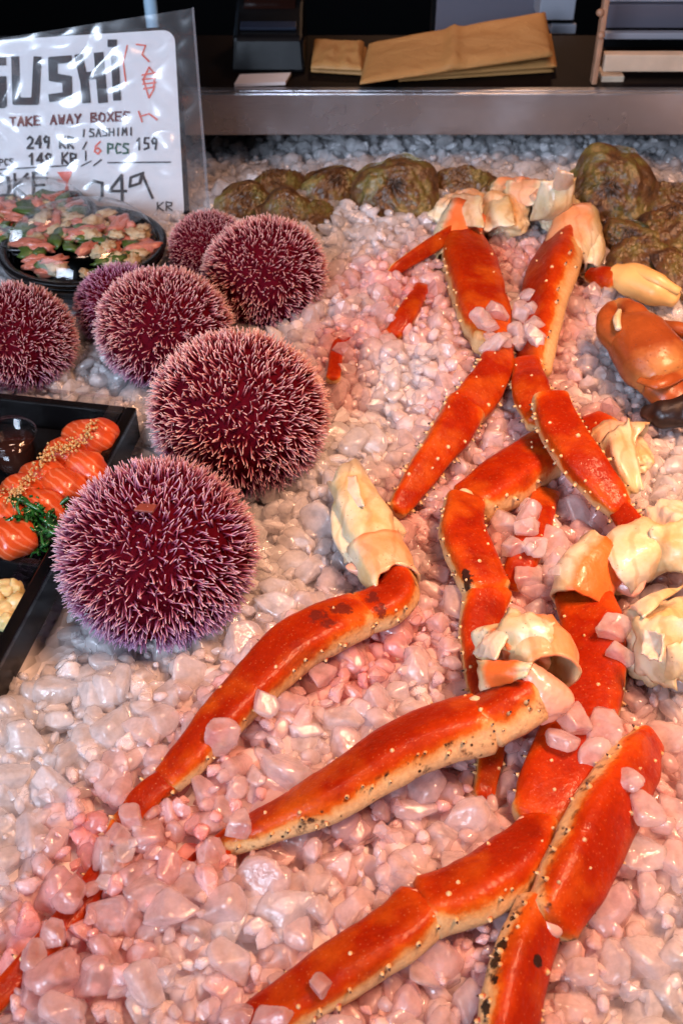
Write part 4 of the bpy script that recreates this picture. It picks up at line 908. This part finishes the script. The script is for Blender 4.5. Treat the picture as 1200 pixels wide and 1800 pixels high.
# ================================================================== ON THE COUNTER
zt2 = zt
def bag(name, quad, label, seed, z0, th, fold=None):
    """flat paper bag: two layers between four (px,py) corners on the worktop"""
    P = [at(x, y, z0) for x, y in quad]; N, Mn = 40, 22; V = []; T = []
    for lay in (1, 0):
        for j in range(Mn+1):
            for i in range(N+1):
                u, v = i/N, j/Mn; p = P[0]*(1-u)*(1-v)+P[1]*u*(1-v)+P[2]*u*v+P[3]*(1-u)*v
                e = min(1, 9*min(u, 1-u, v, 1-v)); z = 0.0
                if lay: z = th*(0.25+0.75*e**.5)+0.003*mnoise.noise(Vector((u*5, v*3, seed)))*e+(0.004*math.exp(-((u-.47)/.03)**2) if fold else 0)+(fold or 0)*u
                else: z = (fold or 0)*u*0.85
                V.append(p+Vector((0, 0, z+0.0006)))
    K = (N+1)*(Mn+1); Fc = []
    for j in range(Mn):
        for i in range(N):
            a = j*(N+1)+i; Fc.append((a, a+1, a+N+2, a+N+1)); Fc.append((K+a, K+a+N+1, K+a+N+2, K+a+1))
    rim = [i for i in range(N+1)]+[j*(N+1)+N for j in range(1, Mn+1)]+[Mn*(N+1)+i for i in range(N-1, -1, -1)]+[j*(N+1) for j in range(Mn-1, 0, -1)]
    for a, b in zip(rim, rim[1:]+rim[:1]): Fc.append((a, a+K, b+K, b))
    me = mesh(name, V, Fc); bm = bmesh.new(); bm.from_mesh(me); bmesh.ops.recalc_face_normals(bm, faces=bm.faces[:]); bm.to_mesh(me); bm.free()
    return tag(link(name, me, KRAFT, loc=P[0]), label, 'paper bag', 'paper bags on the counter')
bag('paper_bag', [(700, 145), (972, 128), (970, 76), (690, 92)], 'brown paper bag at the bottom of the folded pile', 2, zt2, .006)
bag('paper_bag', [(690, 140), (978, 119), (968, 62), (680, 84)], 'brown paper bag in the middle of the folded pile', 5, zt2+.008, .005)
bag('paper_bag', [(632, 150), (968, 118), (955, 44), (648, 80)], 'wide creased brown paper bag on top of the folded pile', 8, zt2+.012, .006, 0.012)
bag('paper_bag', [(546, 128), (640, 134), (645, 88), (552, 82)], 'lowest folded brown paper bag beside the black card terminal', 12, zt2, .006)
bag('paper_bag', [(546, 122), (636, 126), (640, 78), (552, 74)], 'upper folded brown paper bag beside the black card terminal', 15, zt2+.008, .006)
# card terminal
c = at(466, 130, zt2)
k = pxm(c)
tm = thing('card_terminal', 'black card payment terminal on the dark counter', 'terminal', c)
link('body', hexa_mesh('body', [c+Vector(q) for q in ((-.036, 0, .0005), (.044, 0, .0005), (.044, .10, .0005), (-.036, .10, .0005), (-.033, .012, .034), (.041, .012, .034), (.041, .10, .060), (-.033, .10, .060))], .004), BLACKPL, tm)
link('screen', hexa_mesh('screen', [c+Vector(q) for q in ((-.024, .060, .0475), (.032, .060, .0475), (.032, .094, .0575), (-.024, .094, .0575), (-.024, .059, .0495), (.032, .059, .0495), (.032, .093, .0600), (-.024, .093, .0600))], .0005), m_simple('screen_glass', (0.02, 0.006, 0.004), 0.1, 0.2, 20, 0.0), tm)
link('keypad_bar', hexa_mesh('keypad_bar', [c+Vector(q) for q in ((-.026, .022, .0375), (.034, .022, .0375), (.034, .034, .0405), (-.026, .034, .0405), (-.026, .021, .041), (.034, .021, .041), (.034, .033, .0440), (-.026, .033, .0440))], .001), m_simple('blue_grey_key', (0.015, 0.02, 0.035), 0.3, 0.2, 20, 0.0), tm)
link('paper_roll_cover', loft('paper_roll_cover', [(c+Vector((x, .085, .062)), .014) for x in (-.028, -.01, .01, .036)], 18, 1)[0], BLACKPL, tm)
P_ = [at(x, y, zt2+.0006) for x, y in ((412, 153), (502, 150), (512, 133), (422, 136))]
tag(link('paper_slip', hexa_mesh('paper_slip', P_+[p+Vector((0, 0, .0035)) for p in P_], .0004), m_simple('receipt_slip', (0.82, 0.70, 0.66), 0.6, 0.05, 40, 0.05)), 'small white slip of paper before the card terminal', 'paper')
# crate stand at the right
cy0 = at(1060, 150, zt2).y
def bx(name, pxa, pya, pxb, pyb, y, dy, mat, parent, bev=.0015):
    a, b = on_y(pxa, pya, y), on_y(pxb, pyb, y); m_ = (max(pya, 0)+max(pyb, 0))/2; a.x = on_y(pxa, m_, y).x; b.x = on_y(pxb, m_, y).x
    return link(name, box_mesh(name, min(a.x, b.x), max(a.x, b.x), y, y+dy, min(a.z, b.z), max(a.z, b.z), bev), mat, parent)
rk = thing('wooden_rack', 'worn rack with rusty post, cream plank and grey panels on the counter', 'rack', (at(1120, 150, zt2).x, cy0, zt2))
bx('post', 1050, -60, 1060, 150, cy0, .012, RUST, rk)
bx('foot', 1056, 134, 1096, 152, cy0+.0125, .03, PLANK, rk)
bx('plank', 1061, 97, 1330, 127, cy0+.004, .014, PLANK, rk)
bx('rail', 1062, 58, 1330, 70, cy0+.05, .01, PALEP, rk)
bx('panel', 1062, 8, 1330, 50, cy0+.08, .012, GREYP, rk); bx('panel', 1062, -60, 1330, 4, cy0+.085, .012, PALEP, rk)
bx('back_board', 1062, -80, 1330, 120, cy0+.12, .01, DARK, rk)
for q, (x, y) in enumerate(((1054, 22), (1056, 62))):
    pp = on_y(x, y, cy0-.001); pebble('screw', pp, .004, .004, .004, 0, q, RUST, rk, 0.1, 2)
# far things behind the counter
gy = at(600, 60, zt).y+0.12
cb = thing('grey_cabinet', 'plain grey cabinet front in the dark behind the paper bags', 'cabinet', (on_y(860, 60, gy).x, gy, -1.0))
bx('front_panel', 765, -40, 946, 90, gy, .02, GREYP, cb); bx('side_edge', 757, -40, 764, 90, gy+.004, .02, DARK, cb)
pb = thing('pale_box', 'pale grey box on a ledge beside the grey cabinet', 'box', (on_y(980, 60, gy).x, gy-.05, 0))
bx('box_front', 948, -20, 1010, 36, gy-.05, .05, PALEP, pb); bx('box_base', 968, 43, 1012, 60, gy-.05, .05, PALEP, pb)
bx('box_gap', 955, 36.5, 1010, 42.5, gy-.045, .04, DARK, pb)
pl = thing('pale_blue_pole', 'thin pale blue pole rising behind the menu sign', 'pole', (on_y(268, 20, gy).x, gy, -1.0))
pq = on_y(266, 20, gy); link('shaft', lathe('shaft', Vector((pq.x, gy, -1.0)), [(.008, 0), (.008, 1.4), (.0079, 1.4), (.0005, 1.401)], 16), BLUEP, pl)
link('pole_foot', lathe('pole_foot', Vector((pq.x, gy, -1.0)), [(.03, 0), (.03, .01), (.009, .014)], 16), BLUEP, pl)

# ================================================================== THE ICE
bumps = [(480, 1330, .05, .010), (640, 600, .10, .016), (150, 1330, .10, .004), (1160, 1520, .06, .008), (330, 1600, .08, .006), (720, 660, .05, .010),
         (640, 470, .08, .010), (560, 900, .05, .004), (700, 1130, .04, .006), (760, 330, .25, .012), (1150, 860, .05, .006)]
BP = [(*at(a, b, 0).xy, s, h) for a, b, s, h in bumps]
def hz(x, y):
    z = 0.005*mnoise.noise(Vector((x*14, y*14, 0)))+0.003*mnoise.noise(Vector((x*34, y*34, 3)))
    for bx_, by_, s, h in BP: z += h*math.exp(-((x-bx_)**2+(y-by_)**2)/(s*s))
    if y > 1.0: z -= min(0.035, (y-1.0)*0.30)
    return z
NX, NY = 130, 150; V = []
for j in range(NY+1):
    for i in range(NX+1):
        y = 0.08+1.42*j/NY; x = (-0.75+1.5*i/NX); V.append((x, y, hz(x, y)-0.008))
bed = link('ice_bed', mesh('ice_bed', V, [(j*(NX+1)+i, j*(NX+1)+i+1, (j+1)*(NX+1)+i+1, (j+1)*(NX+1)+i) for j in range(NY) for i in range(NX)]), BED)
bed['kind'] = 'structure'

def chunk_mesh(seed, sub=3, pw=11, csub=2, shell=True, core=True, cs=None, smooth=True):
    """rounded lump of broken ice: soft-edged polytope from random cutting planes, a milky core inside a clear skin"""
    g = np.random.default_rng(seed); bm = bmesh.new()
    k = int(g.integers(5, 9)); N = g.normal(size=(k, 3)); N /= np.linalg.norm(N, axis=1, keepdims=True)
    N = np.concatenate([N, -N[:3]+g.normal(0, .25, (3, 3))]); N /= np.linalg.norm(N, axis=1, keepdims=True)
    h = g.uniform(.62, 1.0, len(N)); f = np.array((1, g.uniform(.65, 1), g.uniform(.55, .9))); se = float(g.uniform(0, 50))
    def skin(subd, scale, idx, p_, wob):
        old = set(bm.verts); of = set(bm.faces); bmesh.ops.create_icosphere(bm, subdivisions=subd, radius=1)
        for v in bm.verts:
            if v in old: continue
            d = np.array(v.co); r = (np.maximum(0, N @ d/h)**p_).sum()**(-1/p_); r = min(r, 1.5)
            r *= 1+wob*mnoise.noise(Vector(d*2.2)+Vector((se+idx*9, 0, 0))); v.co = Vector(d*f*r*scale)
        for fc in bm.faces:
            if fc not in of: fc.material_index = idx
    if shell: skin(sub, 1.0, 0, pw, 0.05)
    if core: skin(csub, (cs or (0.66, 0.80, 0.88)[seed % 3]) if shell else 0.95, 1, 12, 0.12)
    me = bpy.data.meshes.new('ice_chunk'); bm.to_mesh(me); bm.free()
    me.polygons.foreach_set('use_smooth', [smooth]*len(me.polygons)); me.materials.append(ICE); me.materials.append(ICEC); return me
VH = [chunk_mesh(500+i, 4, 40, 3, True, i % 3 == 0, 0.55) for i in range(18)]; CLR = [chunk_mesh(900+i, 4, 40, 3, True, False) for i in range(10)]
HI = [chunk_mesh(100+i, 3, 30, 2, True, i % 3 == 0, 0.6) for i in range(14)]; LO = [chunk_mesh(300+i, 2, 22, 2, True, i % 3 == 0, 0.7) for i in range(12)]; CO = [chunk_mesh(700+i, 2, 14, 2, False) for i in range(12)]
def arrs(me):
    v = np.empty(len(me.vertices)*3, np.float32); me.vertices.foreach_get('co', v)
    f = np.empty(len(me.loops), np.int32); me.loops.foreach_get('vertex_index', f)
    m = np.empty(len(me.polygons), np.int32); me.polygons.foreach_get('material_index', m); return v.reshape(-1, 3), f.reshape(-1, 3), m
LOA = [arrs(m) for m in LO]; HIA = [arrs(m) for m in HI]; COA = [arrs(m) for m in CO]
EXA = np.array([(*a, *b, r) for a, b, r in EX]); LAX = np.array([(*p, r) for p, r in LEGAX])
def clear(p, r, k=0.55):
    a, b, R_ = EXA[:, :3], EXA[:, 3:6], EXA[:, 6]; ab = b-a
    t = np.clip(((p-a)*ab).sum(1)/np.maximum(1e-9, (ab*ab).sum(1)), 0, 1); d = np.linalg.norm(p-(a+ab*t[:, None]), axis=1)
    return not np.any(d < R_*0.93+r*k)
def stain_bounce_at(p, g):
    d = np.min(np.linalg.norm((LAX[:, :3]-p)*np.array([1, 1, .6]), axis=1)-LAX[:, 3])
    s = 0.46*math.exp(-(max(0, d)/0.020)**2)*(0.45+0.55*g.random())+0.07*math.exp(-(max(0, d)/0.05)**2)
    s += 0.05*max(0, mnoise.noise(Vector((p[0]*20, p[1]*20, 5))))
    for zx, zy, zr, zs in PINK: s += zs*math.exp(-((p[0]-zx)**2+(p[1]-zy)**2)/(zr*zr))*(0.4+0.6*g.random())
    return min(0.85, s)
PINK = [(*at(a, b, 0).xy, r, h) for a, b, r, h in ((690, 1140, .022, .45), (625, 1215, .020, .5), (185, 1490, .026, .5), (80, 1660, .024, .4), (930, 950, .035, .35), (720, 560, .03, .35), (600, 620, .03, .35), (890, 470, .03, .3), (360, 1510, .02, .4), (1000, 1290, .03, .3))]  # extra pink zones, juice stain and painted bounce light together
gi = random.Random(42)
chunks = []           # x y z size rot stain
def fill(spacing, zoff, smin, smax, k, seed, kind=0, ymin=0.12, ymax=1.36, prob=1.0):
    g = random.Random(seed); y = ymin
    while y < ymax:
        sp_ = spacing*(1.0+0.12*(y > 0.8)); half = 0.3158*(y*CT+H*ST)+0.03
        x = -half
        while x < half:
            px_, py_ = x+g.uniform(-.45, .45)*sp_, y+g.uniform(-.45, .45)*sp_
            if g.random() < prob:
                s = smin+(smax-smin)*g.random()**1.6
                p = np.array((px_, py_, hz(px_, py_)+zoff+g.uniform(-.0025, .003)))
                if clear(p, s, k): chunks.append((p, s, (g.uniform(0, 6.28), g.uniform(-.7, .7), g.uniform(0, 6.28)), stain_bounce_at(p, g), kind))
            x += sp_
        y += sp_
fill(.0125, -.005, .0080, .0105, 0.10, 1, 1)
fill(.0120, .0010, .0055, .0115, 0.30, 2)
fill(.0140, .0060, .0042, .0112, 0.42, 3, prob=0.95)
fill(.0105, .0055, .0022, .0050, 0.36, 4, prob=0.7)
EXPL = [(388, 1288, 32, .044, .75), (420, 1455, 26, .030, .6), (470, 1232, 24, .046, .45), (705, 1556, 24, .038, .7), (1008, 1262, 34, .052, .6), (985, 1300, 26, .050, .6), (1060, 1282, 34, .040, .35), (1050, 1330, 30, .044, .35), (1078, 1100, 32, .044, .35), (1090, 1150, 24, .036, .3),
        (870, 545, 20, .050, .5), (895, 565, 22, .046, .5), (915, 548, 20, .050, .45), (910, 590, 20, .044, .45), (885, 600, 18, .046, .5), (935, 575, 16, .050, .4), (860, 572, 17, .050, .55), (925, 520, 15, .052, .4),
        (925, 1010, 32, .024, .6), (930, 905, 24, .030, .5), (888, 920, 30, .030, .45), (965, 960, 34, .024, .45), (985, 990, 28, .022, .4), (1015, 900, 26, .026, .35), (898, 960, 26, .020, .5),
        (1130, 1420, 32, .040, .5), (1125, 1500, 36, .030, .3), (1105, 1375, 24, .040, .5), (715, 545, 20, .026, .5), (640, 625, 20, .022, .5), (610, 650, 18, .020, .6),
        (205, 1470, 24, .024, .8), (230, 1440, 22, .030, .7), (180, 1500, 22, .020, .8), (100, 1640, 26, .018, .8), (60, 1680, 28, .018, .7), (372, 1500, 24, .018, .8), (330, 1545, 26, .014, .7), (560, 1730, 24, .044, .6), (480, 1790, 30, .036, .7), (420, 1790, 30, .022, .75)]
lab_on = 'translucent pink-tinted ice chunk lying on or against a crab leg'
def top_z(x, y):
    a, b, R_ = EXA[:, :3], EXA[:, 3:6], EXA[:, 6]; q = np.array((x, y)); ab = (b-a)[:, :2]
    t = np.clip(((q-a[:, :2])*ab).sum(1)/np.maximum(1e-9, (ab*ab).sum(1)), 0, 1); c = a+(b-a)*t[:, None]
    d = np.linalg.norm(c[:, :2]-q, axis=1); ok = d < R_
    return max(hz(x, y)+0.006, float(np.max(c[ok][:, 2]+0.72*np.sqrt(R_[ok]**2-d[ok]**2)))) if ok.any() else hz(x, y)+0.006
more = random.Random(5)
EXPL += [(more.uniform(845, 945), more.uniform(520, 612), more.uniform(12, 22), 0, .25) for _ in range(13)]
EXPL += [(more.gauss(200, 22), more.gauss(1480, 40), more.uniform(12, 24), 0, .3) for _ in range(6)]
EXPL += [(more.gauss(925, 22), more.gauss(965, 40), more.uniform(14, 26), 0, .2) for _ in range(6)]
for i, (px, py, rp, z0, st) in enumerate(EXPL):
    z = 0.02
    for _ in range(5):
        p = at(px, py, z); s = rp*pxm(p); z = top_z(p.x, p.y)+s*0.38
        if z0: z = min(z, z0)
    p = at(px, py, z); o = bpy.data.objects.new('ice_chunk', CLR[i % 10]); COL.objects.link(o); o.location = p
    o.scale = (s, s, s); o.rotation_euler = (gi.uniform(-.4, .4), gi.uniform(-.4, .4), gi.uniform(0, 6.28)); o['stain_bounce'] = float(st)*0.45
    tag(o, lab_on, 'ice chunk', 'ice chunks on the crab legs')
# the chunks that show largest become things of their own
def score(c):
    p = Vector(c[0]); dp = depth(p); q = p-CAM; u = q.x/dp*F; v = -(q.y*ST+q.z*CT)/dp*F
    if abs(u) > 600 or abs(v) > 900: return -1
    return c[1]/dp*(1+25*(c[0][2]-hz(c[0][0], c[0][1])))
order = sorted(range(len(chunks)), key=lambda i: -score(chunks[i])); top = set(order[:230])
for n_, i in enumerate(order[:230]):
    p, s, r, st, kd = chunks[i]; o = bpy.data.objects.new('ice_chunk', VH[i % 18]); COL.objects.link(o)
    o.location = p; o.scale = (s, s, s); o.rotation_euler = (r[1], r[1]*.7, r[2]); o['stain_bounce'] = float(st)
    tag(o, 'milky white loose ice chunk in the bed of crushed ice', 'ice chunk', 'large loose ice chunks')
VV, FF, SS, MM, SM = [], [], [], [], []; nb = 0
from mathutils import Euler
for i, (p, s, r, st, kd) in enumerate(chunks):
    if i in top: continue
    v, f, mi = COA[i % 12] if kd else (HIA[i % 14] if p[1] < 0.62 and s > .0055 else LOA[i % 12])
    M = np.array(Euler((r[1], r[1]*.7, r[2])).to_matrix())*s
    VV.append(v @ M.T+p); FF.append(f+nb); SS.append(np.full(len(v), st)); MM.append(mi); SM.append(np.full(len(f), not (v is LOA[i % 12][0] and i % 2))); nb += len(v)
me = np_mesh('crushed_ice', np.concatenate(VV), np.concatenate(FF), {'stain_bounce': np.concatenate(SS)})
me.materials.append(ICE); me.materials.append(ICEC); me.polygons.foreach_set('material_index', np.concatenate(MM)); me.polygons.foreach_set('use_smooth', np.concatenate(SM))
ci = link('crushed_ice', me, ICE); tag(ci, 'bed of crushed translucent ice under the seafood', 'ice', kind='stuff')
print('chunks', len(chunks), 'tris', sum(len(o.data.polygons) for o in bpy.data.objects if o.type == 'MESH'))
